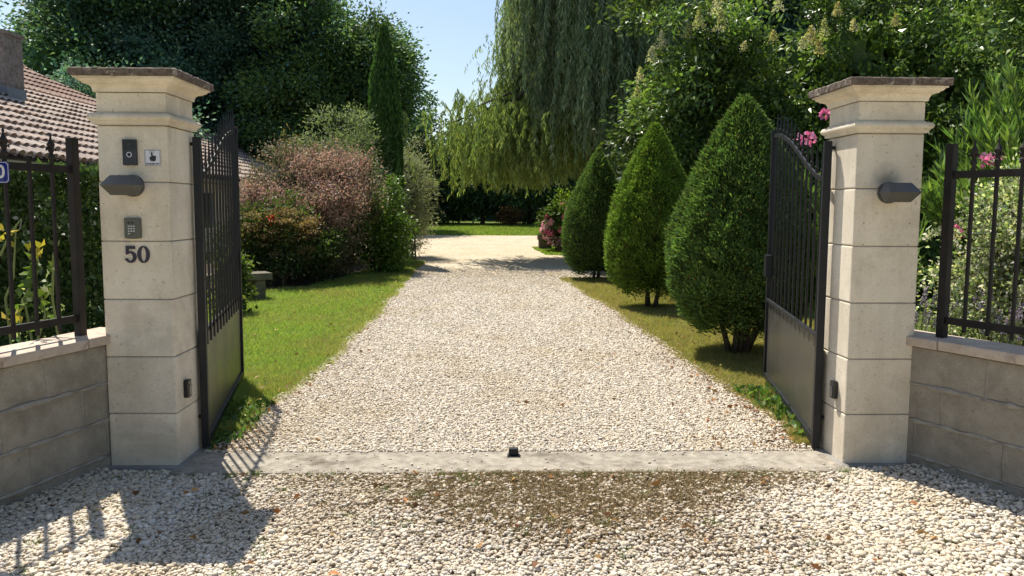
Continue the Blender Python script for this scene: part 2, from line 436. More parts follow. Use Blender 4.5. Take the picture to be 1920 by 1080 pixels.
def pebbles(name, P, S, sub, r):
    nv = 6; V0, F0 = ico(sub); n = len(P); k = len(V0)
    protos = []
    for i in range(nv):
        d = np.array([mnoise.noise(Vector(v*1.3)+Vector((i*7.1, 3, 1))) for v in V0])
        d2 = np.array([mnoise.noise(Vector(v*.8)+Vector((i*3.3, 9, 5))) for v in V0])
        protos.append(V0*(1+.45*d+.35*d2)[:, None])
    protos = np.array(protos)[r.integers(0, nv, n)]               # n,k,3
    sc = np.stack([S*r.uniform(.8, 1.3, n), S*r.uniform(.62, 1.0, n), S*r.uniform(.36, .66, n)], 1)
    V = protos*sc[:, None, :]
    tx = r.normal(0, .35, n); c, s = np.cos(tx), np.sin(tx)
    y, z = V[..., 1]*c[:, None]-V[..., 2]*s[:, None], V[..., 1]*s[:, None]+V[..., 2]*c[:, None]
    V[..., 1], V[..., 2] = y, z
    a = r.uniform(0, 6.28, n); c, s = np.cos(a), np.sin(a)
    x, y = V[..., 0]*c[:, None]-V[..., 1]*s[:, None], V[..., 0]*s[:, None]+V[..., 1]*c[:, None]
    V[..., 0], V[..., 1] = x, y
    V = V+P[:, None, :]
    Fc = (F0[None]+(np.arange(n)*k)[:, None, None]).reshape(-1, 3)
    col = PAL[r.choice(len(PAL), n, p=PW)]*r.uniform(.86, 1.13, n)[:, None]
    pn = np.sin(P[:, 0]*2.3+2*np.sin(P[:, 1]*.8))*np.sin(P[:, 1]*1.7+1.5*np.sin(P[:, 0]*1.9))+.6*np.sin(P[:, 0]*7+P[:, 1]*3)*np.sin(P[:, 1]*6.1-P[:, 0]*4)
    pm = (np.clip(pn-.25, 0, 1)*r.uniform(.1, .75, n))[:, None]; col = col*(1-pm)+np.array([.50, .40, .26])*pm
    dd = dirt(P[:, 0], P[:, 1])*np.where(P[:, 1] < 4.2, 1, 0)
    m = np.clip(dd*r.uniform(0., 1.2, n)**1.5, 0, .8)[:, None]
    col = col*(1-m)+np.array([.235, .165, .10])*m
    o = mk(name, V.reshape(-1, 3), Fc, M['pebble'], None, np.repeat(col, k, 0), smooth=False)
    return o

def scatter_pebbles():
    r = np.random.default_rng(11)
    # forecourt in front of the sill
    n = 95000
    x = r.uniform(-2.9, 3.2, n); y = r.uniform(2.55, 4.22, n)
    keep = r.random(n) > dirt(x, y)*.66
    keep &= x > np.interp(y, [2.5, 4.3], [-2.75, -2.19])
    keep &= x < np.interp(y, [2.5, 4.3], [3.25, 2.42])
    keep &= ~((y > 4.16) & (x > -1.80) & (x < 2.06))
    x, y = x[keep], y[keep]
    S = r.gamma(7, .0062/7, len(x))*np.where(np.abs(x) > 1.5, 1.22, 1.)+.0030
    z = .006+S*.35+r.random(len(x))*.012
    side = np.clip((np.abs(x+.0)-2.0)/.4, 0, 1)*.03*(r.random(len(x))); z = z+side
    k = 260; xs_ = r.uniform(-1.7, 1.98, k); ys_ = np.where(r.random(k) < .7, np.where(r.random(k) < .5, 4.195+np.abs(r.normal(0, .025, k)), 4.54-np.abs(r.normal(0, .03, k))), r.uniform(4.2, 4.54, k))
    S_ = r.gamma(5, .005/5, k)+.002
    x = np.concatenate([x, xs_]); y = np.concatenate([y, ys_]); S = np.concatenate([S, S_]); z = np.concatenate([z, .020+S_*.3])
    o1 = pebbles('gravel_stones', np.stack([x, y, z], 1), S, 1, r)
    tag(o1, kind='stuff'); tag(o1, 'cream gravel stones covering the forecourt before the concrete sill', 'gravel')
    # the drive
    n = 265000
    y = 4.56+(24.-4.56)*np.abs(1-(1-r.random(n))**.36)**1.05
    l, rr = edge_l(y), edge_r(y); x = l-.04+(rr-l+.08)*r.random(n)
    t = np.minimum(x-l, rr-x); keep = (t > 0) | (r.random(n) < .35)
    x, y = x[keep], y[keep]
    S = (r.gamma(6, .0050/6, len(x))+.0026)*(1+.07*np.minimum(y-4.5, 8))
    z = .006+S*.35+r.random(len(x))*.010
    o2 = pebbles('gravel_stones', np.stack([x, y, z], 1), S, 1, r)
    tag(o2, kind='stuff'); tag(o2, 'cream gravel stones covering the long drive behind the concrete sill', 'gravel')
scatter_pebbles()

# ------------------------------------------------------------------ leaves
def unit(v): return v/(np.linalg.norm(v, axis=-1, keepdims=True)+1e-9)
def rand_dir(r, n): return unit(r.normal(size=(n, 3)))

def leaf_quads(P, D, L, W, r, bend=.18):
    n = len(P); D = unit(D)
    S = unit(np.cross(D, rand_dir(r, n))); Nn = np.cross(S, D)
    L = np.broadcast_to(L, n)[:, None]; W = np.broadcast_to(W, n)[:, None]
    V = np.empty((n, 4, 3), np.float32)
    mid = P+D*L*.45+Nn*L*bend
    V[:, 0] = P; V[:, 1] = mid+S*W*.5; V[:, 2] = P+D*L; V[:, 3] = mid-S*W*.5
    return V
def leaf_mesh(name, parts, mat, parent):
    """parts: list of (quads n,4,3 ; colours n,3)"""
    V = np.concatenate([p[0] for p in parts]); C = np.concatenate([p[1] for p in parts])
    n = len(V)
    return mk(name, V.reshape(-1, 3), np.arange(n*4).reshape(n, 4), mat, parent, np.repeat(C, 4, 0))
FOL = 1.0
def shades(base, n, r, var=.25, hue=.12):
    b = np.array(base)
    c = b[r.integers(0, len(b), n)] if b.ndim == 2 else np.tile(b, (n, 1))
    c = c*r.uniform(1-var, 1+var, n)[:, None]
    c[:, 0] *= r.uniform(1-hue, 1+hue, n); c[:, 2] *= r.uniform(1-hue, 1+hue, n)
    return np.clip(c*FOL, .003, .85)

def clumps(c, rad, n, r, lump=.22, inner=.45, zmin=-1.):
    """clump centres through a lumpy ellipsoid, thicker towards the outside"""
    d = rand_dir(r, n*3); d = d[d[:, 2] > zmin][:n]; n = len(d)
    ph = r.uniform(0, 6.28, 5); k = r.normal(size=(5, 3))*2.6
    b = sum(np.sin(d@k[i]+ph[i]) for i in range(5))/2.2
    rr = inner+(1-inner)*r.random(n)**.6
    return np.array(c)+d*np.array(rad)*((1+lump*b)*rr)[:, None], d

def crown(c, rad, r, ncl, per, cr, L, W, cols, droop=.3, lump=.22, inner=.45, zmin=-1., clvar=.5, fill=True, flat=.75, outward=.5):
    C, dC = clumps(c, rad, ncl, r, lump, inner, zmin)
    out = []
    n = len(C)*per
    ci = np.repeat(np.arange(len(C)), per)
    off = r.normal(size=(n, 3))*np.array([1, 1, flat])*cr*.55*r.uniform(.7, 1.35, len(C))[ci][:, None]
    P = C[ci]+off
    D = unit(off)*.6+rand_dir(r, n)*.7+dC[ci]*outward+np.array([0, 0, -droop])
    q = leaf_quads(P, D, L*r.uniform(.65, 1.3, n), W*r.uniform(.7, 1.25, n), r)
    cv = r.uniform(1-clvar, 1+clvar, len(C))[ci][:, None]
    out.append((q, shades(cols, n, r)*cv))
    if fill:
        m = max(120, n//18)
        d = rand_dir(r, m); P = np.array(c)+d*np.array(rad)*(.55*r.random(m)**.4)[:, None]
        if zmin > -1: P[:, 2] = np.maximum(P[:, 2], c[2]+zmin*rad[2])
        s = min(np.mean(rad)*.11, .42)
        out.append((leaf_quads(P, rand_dir(r, m), s*1.3, s, r), shades(cols, m, r)))
    return out

def trunk(name, base, top, r0, r1, limbs, r, parent, mat=None, n=9):
    b = MB(); base = np.array(base, float); top = np.array(top, float)
    pts = [base+(top-base)*t+np.array([r.normal(0, r0*.35), r.normal(0, r0*.35), 0])*(0 < t < 1) for t in (0, .06, .3, .55, .8, 1.)]
    rad = [r0*1.35, r0, r0*.88, r0*.75, r0*.6, r1]
    b.tube(pts, rad, n)
    for e in limbs:
        e = np.array(e, float); t = r.uniform(.4, .95); a = base+(top-base)*t
        m = (a+e)/2+np.array([0, 0, .12*np.linalg.norm(e-a)])+r.normal(0, .05*np.linalg.norm(e-a), 3)
        b.tube([a, m, e], [r1*1.5 if r1*1.5 < r0*.6 else r0*.6, r1*.9, r1*.2], 6)
    return b.build(name, mat or M['bark'], parent, smooth=True)

GREEN = [(0.0888, 0.1577, 0.056), (0.1126, 0.1985, 0.0639), (0.1483, 0.234, 0.0719)]
DARK_HAZED = [(0.0795, 0.1568, 0.1221), (0.0995, 0.1881, 0.1221), (0.1397, 0.2274, 0.1374)]  # blue haze of the far trees is mixed into this leaf colour
MID = [(0.075, 0.1425, 0.036), (0.0975, 0.1725, 0.0405), (0.1275, 0.195, 0.0495)]

def broadleaf(x, y, ground, cz, rad, label, cols, ncl, per, cr, L, W, seed, group=None, name='broadleaf_tree', inner=.5, zmin=-.95, r0=.3, lump=.24, mat='leaf', cat='tree', droop=.35):
    r = np.random.default_rng(seed)
    t = thing(name, (x, y, ground), label, cat, group)
    limbs = [np.array([x, y, cz])+rand_dir(r, 1)[0]*np.array(rad)*.75 for _ in range(8)]
    trunk('trunk', (x, y, ground-.1), (x+r.normal(0, .2), y, cz+rad[2]*.45), r0, r0*.22, limbs, r, t)
    leaf_mesh('crown', crown((x, y, cz), rad, r, ncl, per, cr, L, W, cols, droop, lump, inner, zmin), M[mat], t)
    return t

def build_background():
    g = 'tall trees behind the house and garden'
    def T(px, top, D, halfw, zlow, **k):
        p = at(px, top, D); w = halfw/F*D; h = p[2]-zlow
        return p[0], D, float(gz(D)), (p[2]+zlow)/2, (w, w*.8, h/2)
    broadleaf(-17.7, 40, .4, 8.4, (5.0, 4.8, 6.8), 'huge dark leafy tree rising behind the house roof and chimney', DARK_HAZED+GREEN, 300, 560, 1.05, .22, .12, 21, g, r0=.45, mat='leaf_far')
    broadleaf(-12.2, 39, .38, 8.2, (4.6, 4.2, 6.6), 'dark leafy tree standing just right of the left stone pillar top, behind the roof', DARK_HAZED+DARK_HAZED, 240, 560, .98, .21, .115, 22, g, r0=.4, mat='leaf_far')
    broadleaf(-7.5, 37.5, .35, 6.5, (3.9, 3.6, 5.0), 'leafy tree with sunlit paler sprays behind the narrow cypress, beside the gap of sky', GREEN+MID+DARK_HAZED[:1], 240, 520, .82, .20, .10, 23, g, r0=.35, mat='leaf_far')
    broadleaf(-12.4, 44, .45, 9.6, (4.4, 4., 6.), 'tall dark tree filling the gap between two nearer trees', DARK_HAZED, 200, 420, 1.3, .24, .13, 24, g, r0=.35, mat='leaf_far')
    broadleaf(-14.5, 30, .2, 3.4, (3., 3., 3.2), 'low dark tree growing close behind the tiled roof', DARK_HAZED, 140, 330, .85, .19, .105, 25, g, r0=.18, mat='leaf_far')
    # edge of the far lawn
    g2 = 'dark trees edging the far lawn'
    spots = [(-7.6, 44., 3.2, 2.6, 'dark dense bushy tree at the far left end of the lawn'), (-4.0, 46, 3.6, 2.6, 'dark tree at the far lawn edge below the gap of sky'),
             (-.6, 45.5, 3.0, 2.3, 'dark rounded tree at the far lawn edge in line with the middle of the drive'), (2.3, 44.6, 2.9, 2.1, 'dark low branching tree at the far lawn edge behind the hanging willow strands'),
             (5.2, 45.5, 3.4, 2.5, 'dark tree at the far right end of the lawn, above the pink hydrangea'), (9., 46., 4., 3., 'dark tree far behind the row of clipped conifers')]
    for i, (x, y, cz, w, lb) in enumerate(spots):
        broadleaf(x, y, float(gz(y)), cz, (w*1.1, 2.2, (cz-.40)*(.85+.3*(i % 2))), lb, DARK_HAZED+GREEN+MID[:1], 70, 230, .62, .22, .12, 40+i, g2, r0=.14, inner=.4, zmin=-1., mat='leaf_far')
    # small plants on the far lawn edge
    def bush(name, x, y, cz, rad, label, cols, seed, L=.12, W=.07, ncl=40, per=60, cr=.25, mat='leaf', cat='shrub'):
        r = np.random.default_rng(seed); t = thing(name, (x, y, float(gz(y))), label, cat)
        b = MB()
        for k in range(5):
            e = np.array([x, y, cz])+rand_dir(r, 1)[0]*np.array(rad)*.7
            b.tube([(x+r.normal(0, .04), y+r.normal(0, .04), float(gz(y))-.03), ((x+e[0])/2, (y+e[1])/2, (cz*.6)+.2*float(gz(y))), e], [.02, .014, .005], 5)
        b.build('stem', M['twig'], t)
        leaf_mesh('foliage', crown((x, y, cz), rad, r, ncl, per, cr, L, W, cols, .2, .2, .4, -.95), M[mat], t)
        return t
    bush('round_bush', -3.75, 42.3, 1.0, (.75, .6, .62), 'small pale round bush at the left of the far lawn edge', [(.08, .13, .06), (.10, .15, .07)], 61)
    bush('brown_shrub', .95, 42.9, .95, (.75, .5, .5), 'small brown withered shrub under the dark trees of the far lawn', [(.20, .12, .06), (.16, .10, .05)], 62)
    # far-off wood as one mass
    r = np.random.default_rng(77); parts = []
    n = 36000; x = r.uniform(-75, 75, n); y = r.uniform(51, 58, n)
    h = 7.5+2.2*np.sin(x*.21+1)+1.3*np.sin(x*.53)+.8*np.sin(x*1.3)
    h = np.where((x > -8) & (x < 2), np.minimum(h, 4.6), h)
    z = .5+(h)*r.random(n)**1.25
    P = np.stack([x, y, z], 1)
    parts.append((leaf_quads(P, rand_dir(r, n)+np.array([0, -.3, -.2]), .9*r.uniform(.6, 1.3, n), .6, r), shades(DARK_HAZED, n, r)))
    tag(leaf_mesh('distant_wood', parts, M['leaf_far'], None), 'far-off dark wood closing the view behind the garden', 'woodland', kind='stuff')
    # dark trees right
    g3 = 'tall trees at the right of the garden'
    broadleaf(13.8, 23, .1, 6., (3.6, 3., 5.2), 'dark tall tree behind the flowering privet at the upper right corner', DARK_HAZED, 170, 260, .9, .24, .13, 51, g3, r0=.3, mat='leaf_far')
    broadleaf(8.6, 27, .16, 6., (4., 3., 5.4), 'dark tree hidden between willow and flowering privet', DARK_HAZED, 130, 240, 1., .26, .14, 52, g3, r0=.3, mat='leaf_far')
    return bush
bush = build_background()

def build_willow():
    r = np.random.default_rng(301)
    bx, by = 3.7, 22.4; b0 = float(gz(by))
    t = thing('weeping_willow', (bx, by, b0), 'big weeping willow with curtains of hanging strands over the drive', 'tree')
    fork = np.array([2.7, 21.8, 3.6]); top = np.array([2.6, 21.6, 8.6])
    ends = []; b = MB()
    b.tube([(bx+.1, by, b0-.1), (bx, by, b0+.15), (3.35, 22.2, 1.7), fork, (2.5, 21.7, 6.2), top], [.42, .33, .28, .24, .17, .06], 10)
    for k in range(26):
        a = r.uniform(0, 6.28); rr = r.uniform(.55, 1.); zt = r.uniform(6.2, 10.6)
        e = np.array([2.9+math.cos(a)*2.6*rr, 21.6+math.sin(a)*3.2*rr, zt])
        s = fork+(top-fork)*r.uniform(0, .95)
        m = (s+e)/2+np.array([0, 0, r.uniform(.3, .9)])
        b.tube([s, m, e], [.09, .055, .018], 6); ends.append((s, m, e))
    # the long low limb arching to the left
    low = []
    for (px, py, D) in ((835, 235, 21.), (880, 205, 20.5), (925, 190, 21.5), (960, 160, 22), (850, 265, 22), (990, 240, 20.2), (905, 250, 20), (1000, 300, 21), (870, 300, 21.3)):
        e = at(px, py, D); s = fork+np.array([-.2, 0, r.uniform(-.2, 1.2)])
        m = (s+e)/2+np.array([0, 0, .9]); b.tube([s, m, e], [.10, .055, .015], 6); low.append((s, m, e))
    b.build('trunk', M['bark'], t, smooth=True)
    parts = []
    WC = [(0.1801, 0.2509, 0.1432), (0.2374, 0.3022, 0.1719), (0.3059, 0.3563, 0.2292)]
    WL = [(0.2394, 0.306, 0.1071), (0.3113, 0.3587, 0.13), (0.2036, 0.2744, 0.0995)]
    def strands(starts, lens, cols, density, L, W, sway, tone=None):
        n = len(starts); per = np.maximum(6, (lens*density).astype(int)); idx = np.repeat(np.arange(n), per)
        u = np.concatenate([(np.arange(p)+r.random(p))/p for p in per])
        dirx = r.normal(0, 1, (n, 2)); dirx = dirx/np.linalg.norm(dirx, axis=1, keepdims=True)
        ph = r.uniform(0, 6.28, n)
        P = starts[idx].copy()
        ln = lens[idx]
        P[:, :2] += dirx[idx]*(sway*(1-np.exp(-3*u)))[:, None]
        P[:, 0] += .07*np.sin(u*6+ph[idx]); P[:, 1] += .07*np.cos(u*5+ph[idx])
        P[:, 2] += .12*np.sin(np.minimum(u*5, 3.1))-ln*u**1.1
        D = rand_dir(r, len(P))*.5+np.array([0, 0, -1.0])
        q = leaf_quads(P, D, L*r.uniform(.7, 1.25, len(P)), W, r)
        cv = (r.uniform(.75, 1.25, n)*(1 if tone is None else tone))[idx][:, None]
        parts.append((q, shades(cols, len(P), r, .2)*cv))
    # crown curtain: starts on a dome
    n = 1700
    nb = 190; ba = r.uniform(0, 6.28, nb); br = np.sqrt(r.random(nb)); br = np.where(r.random(nb) < .55, .78+.22*br, br)
    bi = r.integers(0, nb, n); a = ba[bi]+r.normal(0, .055, n); rr = np.clip(br[bi]+r.normal(0, .022, n), 0, 1.03)
    bz = r.normal(0, .6, nb)[bi]; bdrop = np.where(r.random(nb) < .45, r.uniform(0, 3.8, nb), 0)[bi]; bcol = r.uniform(.6, 1.45, nb)[bi]
    sx = 2.95+np.cos(a)*2.6*rr; sy = 21.6+np.sin(a)*2.9*rr
    sz = 6.0+4.6*np.sqrt(np.maximum(0, 1-(rr*.93)**2))+bz+r.normal(0, .15, n)
    # tiers: some strands begin lower inside
    sz = sz-bdrop
    zend = np.where(sx < 1.0, 4.4, np.where(sx < 1.8, 3.1, 2.2))+r.exponential(.9, n)
    lens = np.clip(sz-zend, .8, 5.6)*r.uniform(.7, 1.0, n)
    strands(np.stack([sx, sy, sz], 1), lens, WC, 42, .19, .032, .35, bcol)
    # lower left skirt
    n = 820; k = r.integers(0, len(low), n); u = r.uniform(.25, 1.05, n)
    S = np.stack([(lambda s, m, e, q: (1-q)**2*s+2*q*(1-q)*m+q*q*e)(*low[i], q) for i, q in zip(k, u)])
    S = S+r.normal(0, 1, (n, 3))*np.array([.42, .6, .28])
    zend = 1.95+r.exponential(.45, n)+np.where(S[:, 0] > 1.5, .3, 0)
    lens = np.clip(S[:, 2]-zend, .5, 2.7)*r.uniform(.55, 1.05, n)
    strands(S, lens, WL, 52, .16, .032, .3)
    # behind, shadier, low curtain on the right
    n = 420; a = r.uniform(-.5, 3.6, n)
    S = np.stack([3.0+2.7*np.cos(a)*r.uniform(.4, 1, n), 22.3+1.6*np.sin(a)*r.uniform(.3, 1, n), r.uniform(4, 6.5, n)], 1)
    strands(S, np.clip(S[:, 2]-r.uniform(2.1, 3.4, n), .8, 4), WC, 30, .20, .042, .3)
    # airy sprigs that stick out against the sky
    pts = np.array([at(930-r.uniform(0, 24), r.uniform(60, 190), 21.5) for _ in range(22)])
    strands(pts, r.uniform(.3, .8, len(pts)), WL, 30, .15, .03, .5)
    leaf_mesh('crown', parts, M['leaf_dull'], t)
build_willow()

# ------------------------------------------------------------------ clipped conifers
def cone_conifer(x, y, h, rmax, zlow, label, cols, n, seed, stems):
    r = np.random.default_rng(seed)
    t = thing('clipped_conifer', (x, y, 0), label, 'conifer', 'clipped conifers along the drive')
    prof_u = np.array([0, .06, .16, .28, .42, .55, .70, .87, .955, 1.])
    prof_r = np.array([.50, .78, .95, 1., .95, .82, .61, .31, .125, .01])
    ph = r.uniform(0, 6.28, 6)
    def rad(u, a):
        return rmax*np.interp(u, prof_u, prof_r)*(1+.05*np.sin(2*a+ph[0]+3*u)+.035*np.sin(5*a+ph[1]+9*u)+.028*np.sin(9*a+ph[2]-14*u))
    ug = np.linspace(0, 1, 400); pdf = np.interp(ug, prof_u, prof_r)+.05; cdf = np.cumsum(pdf); cdf /= cdf[-1]
    u = np.interp(r.random(n), cdf, ug); a = r.uniform(0, 6.28, n)
    depth = r.random(n)**2.*.16
    # small tufts: leaves gather, hollows in between
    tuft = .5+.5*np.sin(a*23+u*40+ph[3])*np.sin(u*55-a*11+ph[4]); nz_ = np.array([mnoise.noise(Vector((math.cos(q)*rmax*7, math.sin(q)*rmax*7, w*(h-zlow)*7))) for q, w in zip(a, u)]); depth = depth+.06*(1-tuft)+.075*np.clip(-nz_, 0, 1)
    R_ = rad(u, a)*(1-depth)+r.normal(0, .008, n)
    out = np.stack([np.cos(a), np.sin(a), np.zeros(n)], 1)
    P = np.array([x, y, 0])+out*R_[:, None]; P[:, 2] = zlow+u*(h-zlow)
    P[:, 2] += np.where(u < .12, r.normal(0, .05, n), 0)
    D = out*r.uniform(.25, .9, n)[:, None]+np.array([0, 0, 1.])*r.uniform(.2, .9, n)[:, None]+rand_dir(r, n)*.5
    D[:, 2] = np.where(u < .15, D[:, 2]*.3, D[:, 2])
    L = .047*r.uniform(.55, 1.4, n)
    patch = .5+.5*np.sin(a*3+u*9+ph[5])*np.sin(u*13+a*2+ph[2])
    col = shades(cols, n, r, .30)*(.75+.4*patch+.35*nz_)[:, None]  # same noise as the depth: shade of the hollows painted into the colour
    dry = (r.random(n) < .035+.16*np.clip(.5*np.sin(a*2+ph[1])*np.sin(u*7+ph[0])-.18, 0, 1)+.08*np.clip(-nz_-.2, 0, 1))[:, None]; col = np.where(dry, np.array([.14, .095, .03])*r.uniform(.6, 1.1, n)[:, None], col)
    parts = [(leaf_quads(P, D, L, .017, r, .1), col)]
    # a few stray shoots
    k = n//60; u = r.random(k)**.8; a = r.uniform(0, 6.28, k); o = np.stack([np.cos(a), np.sin(a), .7+0*a], 1)
    P = np.array([x, y, zlow])+o*np.array([1, 1, 0])*rad(u, a)[:, None]; P[:, 2] = zlow+u*(h-zlow)
    parts.append((leaf_quads(P, o+rand_dir(r, k)*.3, .07*r.uniform(.5, 1.2, k), .016, r), shades(cols, k, r)))
    leaf_mesh('foliage', parts, M['needle'], t)
    # added opaque core, coloured dark like a shaded inside; stops sky showing through
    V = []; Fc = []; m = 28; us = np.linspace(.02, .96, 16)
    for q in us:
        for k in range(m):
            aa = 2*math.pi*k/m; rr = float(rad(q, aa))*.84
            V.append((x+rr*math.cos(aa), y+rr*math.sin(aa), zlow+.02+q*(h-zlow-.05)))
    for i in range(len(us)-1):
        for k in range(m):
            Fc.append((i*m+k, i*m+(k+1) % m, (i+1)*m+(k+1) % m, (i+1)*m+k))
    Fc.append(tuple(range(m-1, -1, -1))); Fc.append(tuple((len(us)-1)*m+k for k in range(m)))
    mk('inner_core', V, Fc, M['core_dark'], t, smooth=True)
    b = MB()
    for k in range(stems):
        aa = r.uniform(0, 6.28); q = r.uniform(.1, .42)*rmax
        s = np.array([x+.07*math.cos(aa), y+.07*math.sin(aa), -.03])
        e = np.array([x+q*math.cos(aa), y+q*math.sin(aa), zlow+.35])
        b.tube([s, (s+e)/2+np.array([.02, 0, -.03]), e], [.035, .026, .018], 6)
    b.build('stem', M['bark'], t, smooth=True)
M['core_dark'] = mat_plain('core_shade', (.020, .030, .010), .95, 0, .4, 12, 40, .1)
CON = [(0.122, 0.2027, 0.0538), (0.1585, 0.2452, 0.0628), (0.0915, 0.16, 0.0538)]
CON2 = [(0.157, 0.2542, 0.0394), (0.2009, 0.3061, 0.0492), (0.1194, 0.1971, 0.0394)]
cone_conifer(2.52, 7.75, 2.60, .75, .30, 'tall clipped conifer nearest the open gate, its twisted stems bare at the foot', CON, 115000, 401, 9)
cone_conifer(2.38, 11.35, 2.72, .69, .26, 'bright green clipped conifer standing second behind the gate, pointed top', CON2, 75000, 402, 4)
cone_conifer(2.16, 15.75, 2.68, .72, .15, 'dark shaded clipped conifer farthest along the drive, beside the pink hydrangea', CON, 40000, 403, 3)

# ------------------------------------------------------------------ left border
def build_border():
    # narrow cypress
    r = np.random.default_rng(501)
    p = at(721, 55, 20.5); cx, cy, top = p[0]-.02, 20.5, p[2]
    t = thing('columnar_cypress', (cx, cy, .05), 'tall narrow dark green cypress column beside the drive', 'tree')
    b = MB(); b.tube([(cx, cy, -.02), (cx, cy, 2.), (cx, cy, top-.6)], [.11, .08, .02], 7); b.build('trunk', M['bark'], t)
    parts = []
    cols_ = [(0.0723, 0.1549, 0.0415), (0.1001, 0.1923, 0.0485), (0.0611, 0.1219, 0.0415)]
    for k in range(84):
        a = r.uniform(0, 6.28); q = .40*math.sqrt(r.random()); zc = r.uniform(.25, .82)*top if k > 6 else top*.86
        if k <= 6: q *= .25
        hh = r.uniform(.7, 1.5); rr = r.uniform(.09, .15)
        q *= np.interp(zc/top, [.1, .45, .8, 1], [1., 1.05, .6, .2])
        n = 900; u = r.random(n); aa = r.uniform(0, 6.28, n)
        prof = np.sin(np.pi*np.clip(u, .02, .98))**.7*rr
        o = np.stack([np.cos(aa), np.sin(aa), 0*aa], 1)
        P = np.array([cx+q*math.cos(a), cy+q*math.sin(a), zc-hh*.5])+o*(prof*r.uniform(.6, 1, n))[:, None]; P[:, 2] += u*hh
        parts.append((leaf_quads(P, o*.35+np.array([0, 0, 1.])+rand_dir(r, n)*.25, .12*r.uniform(.6, 1.3, n), .032, r, .1), shades(cols_, n, r)*r.uniform(.6, 1.5)))
    # solid heart
    n = 9000; u = r.random(n)**.8; a = r.uniform(0, 6.28, n); o = np.stack([np.cos(a), np.sin(a), 0*a], 1)
    rad = np.interp(u, [0, .1, .45, .72, .90, 1], [.33, .42, .44, .36, .18, .03])
    P = np.array([cx, cy, .3])+o*(rad*r.uniform(.75, 1., n))[:, None]; P[:, 2] += u*(top-.3)
    parts.append((leaf_quads(P, o*.3+np.array([0, 0, 1.])+rand_dir(r, n)*.2, .17*r.uniform(.6, 1.2, n), .05, r, .1), shades(cols_, n, r)))
    leaf_mesh('foliage', parts, M['needle'], t)

    def shrub(name, c, rad, label, cols, seed, ncl, per, cr, L, W, mat='leaf', inner=.45, lump=.34, droop=.2, cat='shrub', extra=None, stems=7, clvar=.25):
        r = np.random.default_rng(seed); x, y, cz = c; g = float(gz(y))
        t = thing(name, (x, y, g), label, cat)
        b = MB()
        for k in range(stems):
            e = np.array(c)+rand_dir(r, 1)[0]*np.array(rad)*.75; e[2] = max(e[2], g+.3)
            s = np.array([x+r.normal(0, rad[0]*.18), y+r.normal(0, rad[1]*.18), g-.04])
            b.tube([s, (s+e)/2+np.array([0, 0, .1]), e], [.03, .02, .006], 5)
        b.build('stem', M['twig'], t)
        parts = crown(c, rad, r, ncl, per, cr, L, W, cols, droop, lump, inner, -.97, clvar)
        if extra: parts += extra(r)
        leaf_mesh('foliage', parts, M[mat], t)
        return t, r
    # large pink leaved shrub: green skirt, rosy upper twigs
    G_ = [(.085, .115, .045), (.105, .13, .055), (.15, .12, .085)]
    PK = [(.44, .26, .215), (.35, .255, .19), (.48, .33, .285), (.23, .21, .125)]
    def pinktop(r):
        out = []
        for (px0, px1, pt, D, m) in ((450, 545, 352, 16., 60), (545, 680, 298, 16.3, 120), (580, 680, 345, 15.8, 90), (490, 640, 358, 15.6, 90)):
            for k in range(m):
                px = r.uniform(px0, px1); py = pt+abs(r.normal(0, 26))
                c0 = at(px, py, D+r.normal(0, .4)); n = 80
                P = c0+r.normal(0, 1, (n, 3))*np.array([.10, .10, .12])
                out.append((leaf_quads(P, rand_dir(r, n)+np.array([0, 0, .7]), .055*r.uniform(.6, 1.3, n), .03, r), shades(PK, n, r, .2, .06)*r.uniform(.75, 1.2)))
        for k in range(12):  # long shoots standing above the top
            px = r.uniform(540, 690); c0 = at(px, 300+r.uniform(-40, 5), 16.3)
            n = 26; u = r.random(n)
            P = c0+np.stack([.12*u**2, 0*u, -.55*(1-u)], 1)+r.normal(0, .02, (n, 3))
            out.append((leaf_quads(P, rand_dir(r, n), .07, .035, r), shades(PK, n, r)))
        return out
    c0 = at(560, 420, 16.4)
    shrub('pink_shrub', (c0[0]+.08, 16.6, 1.2), (1.32, 1.2, 1.15), 'broad shrub with pinkish red young leaves over a green skirt, left of the drive', G_+PK[1:2]+[PK[3]], 511, 260, 190, .27, .062, .034, extra=pinktop, mat='leaf_pink')
    # rust brown flower heads
    def rust(r):
        out = []
        for k in range(110):
            px = r.uniform(452, 592); py = 392+abs(r.normal(0, 36))+abs(px-530)*.12
            c0 = at(px, py, 14.3+r.normal(0, .25)); n = 60
            P = c0+r.normal(0, 1, (n, 3))*np.array([.085, .085, .022])
            out.append((leaf_quads(P, rand_dir(r, n)+np.array([0, 0, .5]), .04*r.uniform(.6, 1.3, n), .03, r), shades([(.24, .15, .08), (.19, .13, .065), (.28, .19, .11)], n, r)))
        return out
    c0 = at(515, 460, 14.5)
    t, r = shrub('spirea_shrub', (c0[0], 14.6, .72), (.98, .8, .74), 'low dark shrub topped with rust brown faded flower heads behind the stone bench', [(.05, .085, .026), (.065, .11, .032), (.085, .10, .034)], 521, 90, 130, .22, .075, .04, extra=rust)
    c0 = at(511, 411, 14.0)
    q = leaf_quads(c0+r.normal(0, .03, (40, 3)), rand_dir(r, 40), .06, .05, r)
    leaf_mesh('red_flower', [(q, shades([(.55, .02, .02)], 40, r))], M['petal'], t)
    # green shrub at the corner
    c0 = at(720, 440, 17.3)
    shrub('laurel_shrub', (c0[0], 17.3, .88), (.47, .6, .82), 'rounded fresh green shrub at the end of the border, below the cypress', [(.10, .17, .03), (.13, .21, .04), (.075, .13, .03)], 531, 90, 120, .20, .085, .045, mat='leaf_gloss')
    # olives
    OL = [(0.21, 0.2538, 0.1487), (0.2712, 0.315, 0.2013), (0.1575, 0.2013, 0.105)]
    c0 = at(640, 300, 19.5)
